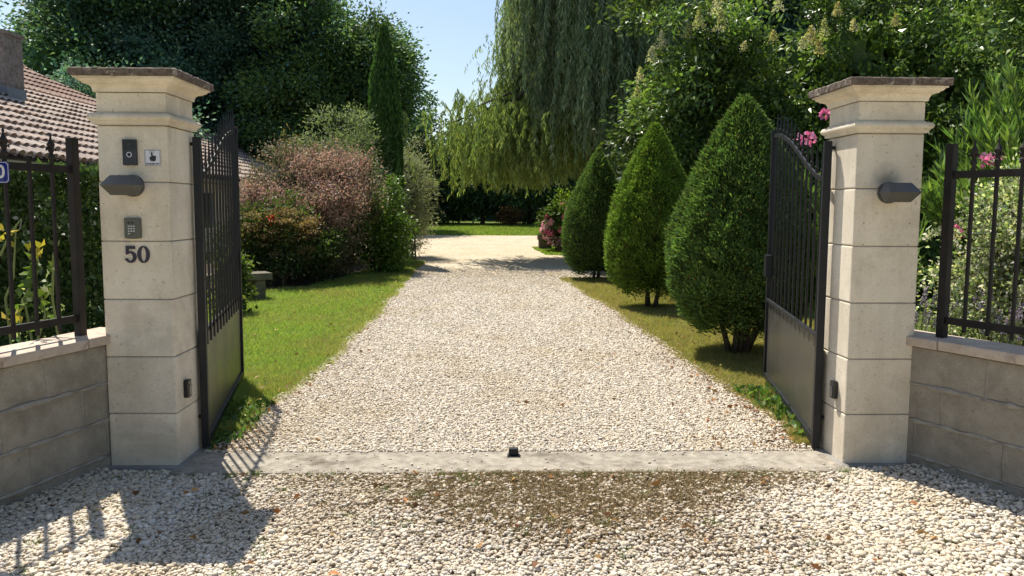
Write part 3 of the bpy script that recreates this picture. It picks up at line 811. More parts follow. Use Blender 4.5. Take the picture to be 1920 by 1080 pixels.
    shrub('olive_shrub', (c0[0], 19.6, 2.05), (1.25, 1., 1.72), 'tall grey green shrub rising behind the pink leaved shrub', OL, 541, 120, 130, .28, .10, .022, mat='leaf_dull', lump=.25)
    c0 = at(768, 390, 22)
    shrub('olive_tree', (c0[0]-.02, 22., 1.85), (.70, .75, 1.75), 'silvery olive on the right side of the cypress column', [(.27, .29, .21), (.22, .24, .16), (.32, .33, .26)], 542, 80, 130, .25, .10, .02, mat='leaf_dull', cat='tree')
    c0 = at(600, 290, 21)
    def shoots(r):
        out = []
        for k in range(9):
            px = r.uniform(525, 600); c1 = at(px, r.uniform(225, 268), 20.5); n = 34; u = r.random(n)
            P = c1+np.stack([.25*(u-.5)*r.normal(), 0*u, -1.3*(1-u)], 1)+r.normal(0, .05, (n, 3))
            out.append((leaf_quads(P, rand_dir(r, n), .11, .05, r), shades([(.13, .16, .07), (.17, .13, .06)], n, r)))
        return out
    shrub('wild_shrub', (c0[0], 21.3, 1.6), (1.1, .9, 1.35), 'loose leggy shrub with long shoots against the dark trees, right of the roof', [(.13, .16, .08), (.17, .17, .085), (.20, .15, .10)], 543, 70, 90, .3, .10, .04, extra=shoots)
    # plant by the bench
    c0 = at(434, 500, 10.6)
    shrub('leafy_plant', (c0[0], 10.6, .5), (.12, .2, .40), 'leafy plant with pale tips between the open gate and stone bench', [(.10, .15, .03), (.16, .19, .06), (.06, .10, .02)], 551, 30, 70, .13, .08, .05, stems=4, cat='plant')
    # tree branch of bright leaves in front of the sky right of the cypress
build_border()

def build_bench():
    a = np.array([-4.12, 12.05, 0]); ax = np.array([math.cos(R(32)), math.sin(R(32)), 0]); ay = np.array([-ax[1], ax[0], 0])
    t = thing('stone_bench', (-4.12, 12.05, 0), 'old grey stone slab bench on two blocks, half hidden by the gate', 'bench')
    MB().box(a+Z3*.385, (1.25, .40, .11), axes=(ax, ay, Z3)).build('seat', M['bench'], t, .018)
    for s in (-.42, .44):
        MB().box(a+ax*s+Z3*.16, (.17, .32, .335), axes=(ax, ay, Z3)).build('leg', M['bench'], t, .025)
    c = at(1019, 458, 25.); g = float(gz(25.))
    t = thing('stacked_stones', (c[0], 25, g), 'two mossy brown stone blocks stacked beside the pink hydrangea', 'stones')
    MB().box((c[0]+.05, 25, g+.15), (.42, .4, .30)).build('stone', M['brownblock'], t, .03)
    MB().box((c[0]+.03, 25, g+.405), (.46, .42, .20)).build('stone', M['brownblock'], t, .03)
build_bench()

def build_hydrangea():
    r = np.random.default_rng(601); c = at(1050, 440, 24.2); g = float(gz(24.2)); x = c[0]+.24
    t = thing('hydrangea', (x, 24.2, g), 'hydrangea with pink flower heads behind the farthest clipped conifer', 'plant')
    b = MB()
    for k in range(8): b.tube([(x+r.normal(0, .08), 24.2, g-.03), (x+r.normal(0, .4), 24.2+r.normal(0, .2), g+.8)], [.015, .008], 5)
    b.build('stem', M['twig'], t)
    leaf_mesh('foliage', crown((x, 24.2, g+.72), (.75, .6, .68), r, 50, 60, .2, .15, .10, [(.05, .09, .02), (.07, .11, .025)], .1), M['leaf'], t)
    PKS = [(.80, .32, .44), (.82, .48, .55), (.76, .24, .36), (.80, .60, .62)]
    for k in range(64):
        d = rand_dir(r, 1)[0]; d[1] = -abs(d[1])*.8; d[2] = d[2]*.8+.12; d = d/np.linalg.norm(d)
        P0 = np.array([x, 24.2, g+.74])+d*np.array([.78, .62, .70]); n = 60
        dd = rand_dir(r, n); P = P0+dd*.09
        col = shades([PKS[r.integers(0, 4)]], n, r, .2)
        leaf_mesh('flower_head', [(leaf_quads(P, np.cross(dd, rand_dir(r, n)), .07, .07, r), col)], M['petal'], t)
    p = at(1052, 388, 26.5)
    bush('lime_shrub', p[0]+.1, 26.5, 1.15, (.62, .5, .85), 'lime green shrub just above the pink hydrangea', [(.16, .22, .03), (.12, .18, .03)], 602, .13, .07, 40, 60, .2)
build_hydrangea()

# ------------------------------------------------------------------ right: privet, oleanders, cotoneaster, lavender
def build_right():
    r = np.random.default_rng(701)
    cx, cy = 6.6, 13.6
    t = thing('privet_tree', (cx, cy, 0), 'huge glossy green privet with creamy flower panicles behind the right pillar', 'tree')
    limbs = [np.array([cx, cy, 3.4])+rand_dir(r, 1)[0]*np.array([2.6, 1.6, 1.6]) for _ in range(10)]
    trunk('trunk', (cx, cy, -.1), (cx, cy, 3.8), .2, .05, limbs, r, t)
    PV = [(0.0982, 0.161, 0.0438), (0.1286, 0.1963, 0.05), (0.1753, 0.2455, 0.0626), (0.0702, 0.1178, 0.0438)]
    parts = crown((cx, cy, 2.9), (3.75, 2.3, 2.75), r, 330, 250, .33, .125, .052, PV, .35, .22, .62, -.98, .5)
    parts += crown((4.1, 13.2, 2.5), (1.35, 1.4, 1.9), r, 90, 210, .34, .125, .052, PV, .35, .22, .55, -.98, .5)
    parts += crown((9.6, 13.4, 3.0), (1.5, 1.4, 2.0), r, 90, 210, .34, .12, .05, PV, .35, .22, .55, -.98, .5)
    leaf_mesh('crown', parts, M['leaf_gloss'], t)
    CR = [(.56, .52, .33), (.46, .40, .22), (.60, .57, .40), (.42, .42, .22)]
    spots = [(1240, 78, 1.), (1222, 105, .9), (1200, 145, .9), (1345, 12, 1.), (1310, 42, 1.), (1352, 44, 1.1), (1290, 62, .8), (1545, 58, 1.), (1520, 70, 1.), (1536, 92, .8), (1505, 84, .7), (1600, 50, .6), (1680, 40, .6), (1460, 10, .8), (1450, 70, .6), (1778, 105, .5), (1195, 175, .7), (1570, 20, .7), (1395, 88, .5)]
    for (px, py, s) in spots:
        D = 11.7 if 1300 < px < 1720 else 12.4
        p = at(px, py, D); s *= .8; n = int(230*s); u = r.random(n)
        rad = (1-u)*.15*s+.012
        a = r.uniform(0, 6.28, n)
        P = p+np.stack([np.cos(a)*rad*r.random(n)**.5, np.sin(a)*rad*r.random(n)**.5, (u-.4)*.34*s], 1)
        leaf_mesh('flower_panicle', [(leaf_quads(P, rand_dir(r, n)+np.array([0, 0, .5]), .035, .025, r), shades([CR[r.integers(0, 4)]], n, r, .2))], M['leaf_dull'], t)

    def oleander(c, rad, label, seed, ns, nl, flowers, umin=.3):
        r = np.random.default_rng(seed); t = thing('oleander', (c[0], c[1], 0), label, 'shrub', 'pink flowering oleanders')
        b = MB(); parts = []
        for k in range(ns):
            d = rand_dir(r, 1)[0]; d[2] = max(abs(d[2]), umin-.02); d = d/np.linalg.norm(d)
            tip = np.array([c[0], c[1], .5])+d*np.array([rad[0], rad[1], rad[2]])*r.uniform(.6, 1.05)
            s = np.array([c[0]+r.normal(0, .15*rad[0]), c[1]+r.normal(0, .15*rad[1]), -.02])
            m = (s+tip)/2+np.array([0, 0, .25]); b.tube([s, m, tip], [.014, .010, .004], 4)
            u = r.uniform(umin, 1., nl)[:, None]
            P = (1-u)**2*s+2*u*(1-u)*m+u*u*tip
            ax = unit(tip-m)
            D = ax*r.uniform(.5, 1.2, nl)[:, None]+rand_dir(r, nl)*.7+np.array([0, 0, .55])
            parts.append((leaf_quads(P, D, .145*r.uniform(.6, 1.2, nl), .020, r, .06), shades([(.17, .27, .065), (.22, .33, .08), (.12, .21, .06)], nl, r)*r.uniform(.8, 1.2)))
        b.build('stem', M['greenstem'], t); leaf_mesh('foliage', parts, M['leaf_gloss'], t)
        for (px, py, D, s) in flowers:
            p = at(px, py, D); n = int(60*s); P = p+r.normal(0, 1, (n, 3))*np.array([.05, .05, .03])*s
            leaf_mesh('flower_cluster', [(leaf_quads(P, rand_dir(r, n)+np.array([0, 0, .3]), .045, .04, r), shades([(.70, .20, .38), (.75, .34, .48)], n, r, .15))], M['petal'], t)
    oleander((3.62, 7.6), (.85, .8, 1.75), 'oleander with pink flowers seen between right gate leaf and pillar', 711, 120, 55, [(1512, 262, 6.9, .8), (1549, 212, 6.9, .5)])
    oleander((4.75, 6.2), (1.4, 1.0, 2.5), 'tall bright green oleander behind the fence right of the pillar', 712, 700, 84, [(1860, 298, 5.9, .7), (1790, 440, 5.7, .5), (1789, 430, 5.7, .5), (1838, 425, 5.7, .5)], .5)
    # cotoneaster with small pale variegated leaves on arching shoots
    r = np.random.default_rng(721); c = np.array([3.72, 5.15, 1.1])
    t = thing('cotoneaster', (3.62, 5.15, 0), 'pale variegated small leaved shrub arching against the right fence', 'shrub')
    VC = [(0.3622, 0.3909, 0.2329), (0.5071, 0.5152, 0.3726), (0.2354, 0.302, 0.1397), (0.6521, 0.6396, 0.5355), (0.1811, 0.2487, 0.1164)]
    b = MB(); parts = crown((3.78, 5.2, .95), (.62, .55, 1.0), r, 150, 110, .16, .036, .022, VC, .1, .2, .5, -.98)
    for k in range(170):
        d = rand_dir(r, 1)[0]; d[2] = abs(d[2])
        tip = c+d*np.array([.70, .6, .95])*r.uniform(.7, 1.1)+np.array([.05, -.05, -.2]); s = np.array([c[0]+r.normal(0, .1), c[1]+r.normal(0, .1), .02 if k % 3 else .7])
        m = (s+tip)/2+np.array([0, 0, .4]); b.tube([s, m, tip], [.005, .004, .002], 4)
        n = 60; u = r.uniform(.2, 1., n)[:, None]; P = (1-u)**2*s+2*u*(1-u)*m+u*u*tip
        parts.append((leaf_quads(P, rand_dir(r, n), .036*r.uniform(.7, 1.2, n), .022, r), shades(VC, n, r)))
    for (px0, py0, px1, py1) in ((1790, 430, 1733, 452), (1790, 515, 1735, 520), (1800, 545, 1740, 572), (1800, 440, 1738, 440)):
        s, tip = at(px0, py0, 5.0), at(px1, py1, 4.85); m = (s+tip)/2+np.array([0, 0, .06]); b.tube([s, m, tip], [.003, .003, .0015], 4)
        n = 40; u = r.random(n)[:, None]; P = (1-u)**2*s+2*u*(1-u)*m+u*u*tip
        parts.append((leaf_quads(P, rand_dir(r, n), .034, .02, r), shades(VC, n, r)))
    b.build('stem', M['twig'], t); leaf_mesh('foliage', parts, M['leaf_dull'], t)
    # lavender along the wall
    for (x, y, lb, sd) in ((2.72, 4.86, 'lavender with faded purple spikes beside the right pillar', 731), (3.25, 4.58, 'lavender with purple spikes behind the right fence bars', 732)):
        r = np.random.default_rng(sd); t = thing('lavender', (x, y, 0), lb, 'plant')
        b = MB(); parts = []; sp = []
        for k in range(42):
            a = r.uniform(0, 6.28); q = r.uniform(.05, .34)
            s = np.array([x+r.normal(0, .06), y+r.normal(0, .06), .0]); tip = np.array([x+q*math.cos(a), y+q*math.sin(a)*.8, r.uniform(.78, 1.02)])
            m = (s+tip)/2+np.array([0, 0, .15]); b.tube([s, m, tip], [.003, .0025, .0015], 3)
            n = 18; u = r.uniform(.88, 1.0, n)[:, None]; P = (1-u)**2*s+2*u*(1-u)*m+u*u*tip
            sp.append((leaf_quads(P, rand_dir(r, n), .018, .012, r), shades([(.26, .23, .31), (.34, .31, .34), (.20, .17, .26)], n, r)))
            n = 22; u = r.uniform(.1, .75, n)[:, None]; P = (1-u)**2*s+2*u*(1-u)*m+u*u*tip
            parts.append((leaf_quads(P, rand_dir(r, n)+Z3, .05, .006, r), shades([(.16, .19, .12), (.20, .22, .15)], n, r)))
        b.build('stem', M['greenstem'], t); leaf_mesh('foliage', parts, M['leaf_dull'], t); [leaf_mesh('flower_spike', [q_], M['petal'], t) for q_ in sp]
build_right()

# ------------------------------------------------------------------ left: hedge, rose
def build_left_plants():
    r = np.random.default_rng(801)
    t = thing('hedge', (-4.9, 6.9, 0), 'glossy green trimmed hedge behind the left fence', 'hedge')
    b = MB()
    for k in range(10): b.tube([(-6.8+.4*k, 6.9, -.03), (-6.8+.4*k+r.normal(0, .1), 6.9, .8), (-6.8+.4*k, 6.9+r.normal(0, .2), 1.5)], [.03, .02, .008], 6)
    b.build('stem', M['twig'], t)
    x0, x1, y0, y1, z1 = -7.0, -2.95, 6.15, 7.7, 1.74
    n = 52000; P = np.stack([r.uniform(x0, x1, n), r.uniform(y0, y1, n), r.uniform(.05, z1, n)], 1)
    f = r.random(n)
    P[:, 1] = np.where(f < .55, y0+np.abs(r.normal(0, .12, n)), P[:, 1]); P[:, 2] = np.where(f > .55, z1-np.abs(r.normal(0, .10, n)), P[:, 2])
    P[:, 0] = np.where(f > .93, x1-np.abs(r.normal(0, .1, n)), P[:, 0])
    nz = np.array([mnoise.noise(Vector((p[0]*3.1, p[1]*3.1, p[2]*3.1))) for p in P]); P += np.stack([0*nz, -nz*.16, nz*.12], 1)
    D = rand_dir(r, n)+np.array([0, -.4, .5])
    parts = [(leaf_quads(P, D, .062*r.uniform(.6, 1.3, n), .036, r), shades([(.085, .135, .045), (.11, .16, .055), (.065, .11, .036)], n, r))]
    k = 200; Q = np.stack([r.uniform(x0+.2, x1-.2, k), r.uniform(y0+.45, y1-.3, k), r.uniform(.2, z1-.35, k)], 1)
    parts.append((leaf_quads(Q, rand_dir(r, k), .5, .4, r), shades(DARK_HAZED, k, r)))
    leaf_mesh('foliage', parts, M['leaf_gloss'], t)
    # rose behind the fence
    r = np.random.default_rng(811); c = at(60, 600, 4.35)
    t = thing('rose_bush', (c[0], 4.35, 0), 'climbing rose with large yellowing leaves close behind the left fence', 'plant')
    b = MB(); parts = []
    for pl in ([(60, 640), (45, 560), (75, 500), (62, 468)], [(70, 640), (85, 590), (75, 545), (90, 530)], [(40, 650), (30, 600), (50, 555), (35, 540)], [(110, 640), (98, 560), (100, 480), (112, 450)], [(20, 640), (10, 560), (25, 520), (30, 420)], [(0, 480), (18, 440), (40, 410)]):
        pts = [at(px, py, 4.35+.02*i) for i, (px, py) in enumerate(pl)]
        if pl[0][1] > 600: pts = [np.array([pts[0][0], 4.4, 0])]+pts
        b.tube(pts, [.007]*(len(pts)-1)+[.003], 5)
    for (px, py, s, y) in ((62, 475, 1.2, 1), (75, 482, 1., 1), (58, 492, 1., 0), (80, 495, 1.1, 0), (66, 510, .9, 0), (50, 520, 1., 0), (70, 530, 1.3, 0), (38, 540, 1.1, 0), (84, 540, 1., 0), (62, 548, 1.2, 0), (45, 555, .9, 2), (20, 600, 1.2, 1), (30, 590, 1.1, 1), (40, 605, 1., 0), (92, 520, .8, 2), (8, 445, .8, 1), (14, 436, .8, 1), (75, 560, 1., 0), (55, 575, .8, 0), (22, 575, .9, 0), (88, 590, .8, 0), (100, 500, .7, 0), (72, 468, .9, 1), (30, 622, .9, 2), (90, 555, .9, 2)):
        p = at(px, py, 4.33+r.normal(0, .03)); n = 3
        c_ = [(.11, .17, .035), (.40, .34, .06), (.42, .46, .28)][y]
        parts.append((leaf_quads(p+r.normal(0, .014, (n, 3)), rand_dir(r, n)*np.array([1, .5, 1]), .062*s, .042*s, r), shades([c_], n, r, .15)))
    b.build('stem', M['greenstem'], t); leaf_mesh('foliage', parts, M['leaf'], t)
build_left_plants()

# ------------------------------------------------------------------ house
def build_house():
    xe, ze, xr, zr, y0, y1 = -8.0, 2.32, -12.3, 4.47, 7.5, 40.
    t = thing('house', (-10.5, 24, 0), 'long low house with pinkish clay tiled roof and chimney, left of the drive', 'house')
    r = np.random.default_rng(901)
    MB().box((-12.3, (y0+y1)/2, 1.05), (7.6, y1-y0-.5, 2.3)).build('wall', M['render'], t)
    # windows and a door on the drive side
    for y in (13, 18, 23, 31):
        f = MB()
        for dy in (-.55, .55): f.box((-8.475, y+dy, 1.35), (.06, .08, 1.2))
        for z in (.79, 1.91): f.box((-8.475, y, z), (.06, 1.02, .08))
        w = f.build('window', M['white'], t)
        MB().box((-8.49, y, 1.35), (.015, 1.02, 1.04)).build('pane', M['pane'], w)
    # roof deck
    L = math.hypot(xr-xe, zr-ze); sl = np.array([(xr-xe)/L, 0, (zr-ze)/L]); nn = np.array([sl[2], 0, -sl[0]])
    V = [(xe, y0, ze-.05), (xe, y1, ze-.05), (xr, y1, zr-.05), (xr, y0, zr-.05), (2*xr-xe, y1, ze-.05), (2*xr-xe, y0, ze-.05)]
    roof = mk('roof', V, [(0, 1, 2, 3), (3, 2, 4, 5), (0, 3, 5), (1, 4, 2), (0, 5, 4, 1)], M['wood'], t)
    # canal tiles as one mesh: covers over channels, courses lapping
    TP, CL = .245, .40; ncol = int((y1-y0)/TP); nrow = int(L/CL)+1; k = 6
    VV = []; CC = []; FF = []; base = 0
    TC = np.array([(0.412, 0.33, 0.279), (0.439, 0.359, 0.305), (0.376, 0.299, 0.253), (0.455, 0.383, 0.329), (0.396, 0.327, 0.284), (0.412, 0.309, 0.253)])
    ang = np.linspace(0, math.pi, k+1)
    for i in range(ncol):
        yc = y0+(i+.5)*TP
        for j in range(nrow):
            d0 = j*CL-.04; d1 = min(d0+CL+.06, L+.02)
            r0, r1 = .100+r.normal(0, .003), .078
            jy = r.normal(0, .007); jn = r.normal(0, .005); w = TC[r.integers(0, 6)]*r.uniform(.85, 1.05)*np.array([1., 1.01, 1.02])
            for (d, rr, lift) in ((d0, r0, .045), (d1, r1, -.004)):
                o = np.array([xe, yc+jy, ze])+sl*d+nn*(lift+jn)
                for a in ang:
                    VV.append(o+Y3*(rr*math.cos(a))+nn*(rr*.85*math.sin(a))); CC.append(w)
            for q in range(k): FF.append((base+q, base+q+1, base+k+2+q, base+k+1+q))
            base += 2*(k+1)
            # channel tile between covers
            w = TC[r.integers(0, 6)]*r.uniform(.8, 1.)
            for (d, lift) in ((d0, .012), (d1, -.012)):
                o = np.array([xe, yc+TP/2, ze])+sl*d+nn*lift
                for a in (-.06, 0, .06): VV.append(o+Y3*a+nn*(-.012 if a == 0 else .012)); CC.append(w)
            FF.append((base, base+1, base+4, base+3)); FF.append((base+1, base+2, base+5, base+4)); base += 6
    mk('roof_tiles', np.array(VV), np.array(FF), M['tile'], roof, np.array(CC), smooth=False)
    b = MB()
    for i in range(int((y1-y0)/.4)):
        y = y0+.4*i; b.tube([(xr, y, zr+.03), (xr, y+.42, zr+.045)], [.105, .09], 8)
    mk('ridge_tiles', b.V, b.F, M['tile'], roof, np.tile(np.array([.42, .30, .24]), (len(b.V), 1)))
    MB().box((xe-.03, (y0+y1)/2, ze-.14), (.03, y1-y0, .14)).build('fascia', M['wood'], t)
    g = MB(); n = 8
    pts = [(xe+.075+.075*math.cos(a), ze-.10+.075*math.sin(a)) for a in np.linspace(math.pi, 2*math.pi, n)]
    pts2 = [(xe+.075+.068*math.cos(a), ze-.10+.068*math.sin(a)) for a in np.linspace(2*math.pi, math.pi, n)]
    g.prism([(p[0], p[1]) for p in pts+pts2], (0, y0, 0), X3, Z3, Y3, y1-y0)
    g.build('gutter', M['gutter'], t)
    for y in (15.2, 27.4):
        MB().bar((xe-.42, y, ze-.2), (xe-.42, y, 0), .045).build('downpipe', M['gutter'], t)
    # upper roof beyond the chimney
    A_ = at(40, 128, 24.); B_ = at(148, 196, 27.)
    a = np.array(A_); bb = np.array(B_)
    V = [a, bb, (a[0]-.3, 17.5, a[2]+.15), (-12.2, 17.5, 4.35), (-12.0, 27., 4.3), (-17., 27.5, 4.3), (-17, 17.5, 4.3)]
    up = mk('upper_roof', V, [(2, 3, 4, 1, 0), (0, 1, 5), (2, 0, 5, 6), (3, 2, 6), (1, 4, 5), (3, 6, 5, 4)], M['wood'], t)
    VV = []; FF = []; CC = []; base = 0
    e0 = np.array([-12.0, 0, 4.3]); L2 = a[2]-4.3; s2 = np.array([a[0]+12.0, 0, L2]); Ls = np.linalg.norm(s2); s2 = s2/Ls; n2 = np.array([s2[2], 0, -s2[0]])
    for i in range(44):
        yc = 17.6+i*TP; lim = Ls*np.clip((27.0-yc)/(27.0-24.0), 0, 1) if yc > 24 else Ls
        j = 0
        while j*CL < lim-.05:
            d0 = j*CL; d1 = min(d0+CL+.05, lim); w = TC[r.integers(0, 6)]*np.array([.8, .67, .63])*r.uniform(.8, 1.1)
            for (d, rr, lift) in ((d0, .09, .045), (d1, .074, .012)):
                o = e0+np.array([0, yc, 0])+s2*d+n2*lift
                for q in ang: VV.append(o+Y3*(rr*math.cos(q))+n2*(rr*.8*math.sin(q))); CC.append(w)
            for q in range(k): FF.append((base+q, base+q+1, base+k+2+q, base+k+1+q))
            base += 2*(k+1); j += 1
    mk('roof_tiles', np.array(VV), np.array(FF), M['tile'], up, np.array(CC))
    hb = MB()
    for q in range(9):
        s_ = a+(bb-a)*q/9; e_ = a+(bb-a)*(q+1.06)/9; hb.tube([s_+Z3*.05, e_+Z3*.04], [.10, .085], 8)
    mk('hip_tiles', hb.V, hb.F, M['tile'], up, np.tile(np.array([.44, .34, .28]), (len(hb.V), 1)))
    # chimney
    p1 = at(12, 165, 18.2); p0 = at(-80, 165, 18.2); tp = at(43, 62, 18.2)[2]
    cx = (p0[0]+p1[0])/2; w = p1[0]-p0[0]
    ch = MB().box((cx, 18.55, (tp+3.2)/2), (w, .7, tp-3.2)).build('chimney', M['chimney'], t, .015)
    MB().box((cx, 18.55, tp+.04), (w+.08, .78, .08)).build('chimney_cap', M['chimney'], ch, .01)
    zb = ze+(zr-ze)*((p1[0]-xe)/(xr-xe))
    zf = ze+(zr-ze)*((p1[0]-xe)/(xr-xe))
    f = MB()
    f.prism([(p0[0], zf+.5*(p1[0]-p0[0])+.10), (p1[0]+.03, zf+.06), (p1[0]+.03, zf+.26), (p0[0], zf+.5*(p1[0]-p0[0])+.34)], (0, 18.185, 0), X3, Z3, Y3, .012)
    f.box((p1[0]+.016, 18.55, zf+.14), (.025, .72, .3))
    f.build('flashing', M['lead'], ch)
build_house()

# ------------------------------------------------------------------ gate pillars
PB, PH = .19, .325
def pillar(cx, cy, z0, label, seed):
    r = np.random.default_rng(seed)
    t = thing('gate_pillar', (cx, cy, 0), label, 'pillar', 'limestone gate pillars')
    f = MB(); f.box((cx, cy, -.03), (.45, .46, .11)); f.build('footing', M['footing'], t, .02)
    for k in range(6):
        a, b = (z0-.02 if k == 0 else z0+PH*k+.0025), z0+PH*(k+1)-.0025
        if k == 5: b = 1.930+z0
        MB().box((cx+r.normal(0, .0012), cy+r.normal(0, .0012), (a+b)/2), (.38+r.normal(0, .0015), .38, b-a)).build('stone_block', M['stone'], t, .007)
    MB().box((cx, cy, 1.05+z0), (.366, .366, 2.1)).build('mortar_core', M['mortar'], t)
    q = [(.19, 1.935), (.205, 1.937), (.207, 1.952)]
    q += [(.207+.018*math.sin(a), 1.975-.020*math.cos(a)) for a in np.linspace(.1, math.pi-.1, 9)]
    q += [(.196, 1.997), (.192, 2.003)]
    MB().loft(cx, cy, [(h, z+z0) for h, z in q]).build('moulding', M['stone'], t)
    MB().box((cx, cy, 2.0565+z0), (.376, .376, .105)).build('neck_block', M['stone'], t, .005)
    q = [(.190, 2.112), (.198, 2.112), (.200, 2.122)]
    q += [(.200+.030*(1-math.cos(a)), 2.122+.030*math.sin(a)) for a in np.linspace(.15, math.pi/2, 7)]
    q += [(.236, 2.153), (.238, 2.160)]+[(.238+.018*math.sin(a), 2.160+.016*(1-math.cos(a))) for a in np.linspace(.2, math.pi/2, 5)]+[(.268, 2.1765), (.268, 2.186)]
    MB().loft(cx, cy, [(h, z+z0) for h, z in q]).build('cornice', M['stone'], t)
    q = [(.274, 2.1865), (.283, 2.190), (.285, 2.222), (.279, 2.228), (.15, 2.245), (.02, 2.262)]
    o = MB().loft(cx, cy, [(h, z+z0) for h, z in q]).build('cap_slab', M['cap'], t)
    bm = bmesh.new(); bm.from_mesh(o.data); bmesh.ops.subdivide_edges(bm, edges=[e for e in bm.edges if e.calc_length() > .1], cuts=26, use_grid_fill=True)
    for v in bm.verts:
        p = v.co*34+Vector((seed, 0, 0)); v.co += Vector((mnoise.noise(p), mnoise.noise(p+Vector((9, 4, 2))), mnoise.noise(p+Vector((3, 7, 5)))))*.0048
    bm.to_mesh(o.data); bm.free()
    return t
LX, RX, PY = -1.975, 2.232, 4.49
pillar(LX, PY, 0., 'left limestone gate pillar carrying the house number and doorbell', 1001)
pillar(RX, PY, -.012, 'right limestone gate pillar with only a wall lamp on its front', 1002)
FY = PY-PB      # front face of both pillars

# ------------------------------------------------------------------ fittings on the pillars
def wall_lamp(x, z, label):
    t = thing('wall_lamp', (x, FY, z), label, 'lamp', 'dark wedge shaped wall lamps')
    b = MB(); b.prism(ell(.060, .060, 32), (x, FY-.022, z), X3, Z3, Y3, .0225); b.build('back_plate', M['lamp'], t)
    b = MB(); b.box((x, FY-.060, z), (.06, .084, .06)); b.build('bracket', M['lamp'], t)
    w, wt, h = .098, .068, .053
    V = []
    for (y, e) in ((FY-.100, 0.), (FY-.125, 0.)):
        V += [(x-wt, y, z+h), (x+wt, y, z+h), (x+w, y, z), (x+wt, y, z-h), (x-wt, y, z-h), (x-w, y, z)]
    V += [(x-w+.012, FY-.200, z), (x+w-.012, FY-.200, z)]
    b = MB(); b.add(V, [(0, 1, 2, 3, 4, 5), (1, 0, 6, 7), (2, 1, 7, 8), (3, 2, 8, 9), (4, 3, 9, 10), (5, 4, 10, 11), (0, 5, 11, 6),
                        (6, 7, 13, 12), (7, 8, 13), (8, 9, 13), (9, 10, 12, 13), (10, 11, 12), (11, 6, 12)])
    b.build('body', M['lamp'], t)
wall_lamp(LX, 1.605, 'dark wedge shaped wall lamp on the left pillar under the doorbell')
wall_lamp(RX-.005, 1.590, 'dark wedge shaped wall lamp on the right pillar')

def text_mesh(name, txt, size, origin, mat, parent, depth=.0006, bold=0.):
    cu = bpy.data.curves.new(name, 'FONT'); cu.body = txt; cu.size = size; cu.align_x = 'CENTER'; cu.align_y = 'CENTER'
    cu.extrude = depth; cu.offset = bold
    o = bpy.data.objects.new(name, cu); COL.objects.link(o)
    bpy.context.view_layer.update()
    me = bpy.data.meshes.new_from_object(o.evaluated_get(bpy.context.evaluated_depsgraph_get()))
    bpy.data.objects.remove(o); bpy.data.curves.remove(cu)
    return me

def front_text(name, txt, size, x, y, z, mat, parent, bold=0.):
    me = text_mesh(name, txt, size, None, mat, parent, bold=bold)
    m = Matrix(((1, 0, 0, x), (0, 0, -1, y), (0, 1, 0, z), (0, 0, 0, 1)))
    me.transform(Matrix.Translation(-world_loc(parent)) @ m)
    me.name = name
    return link(name, me, mat, parent)

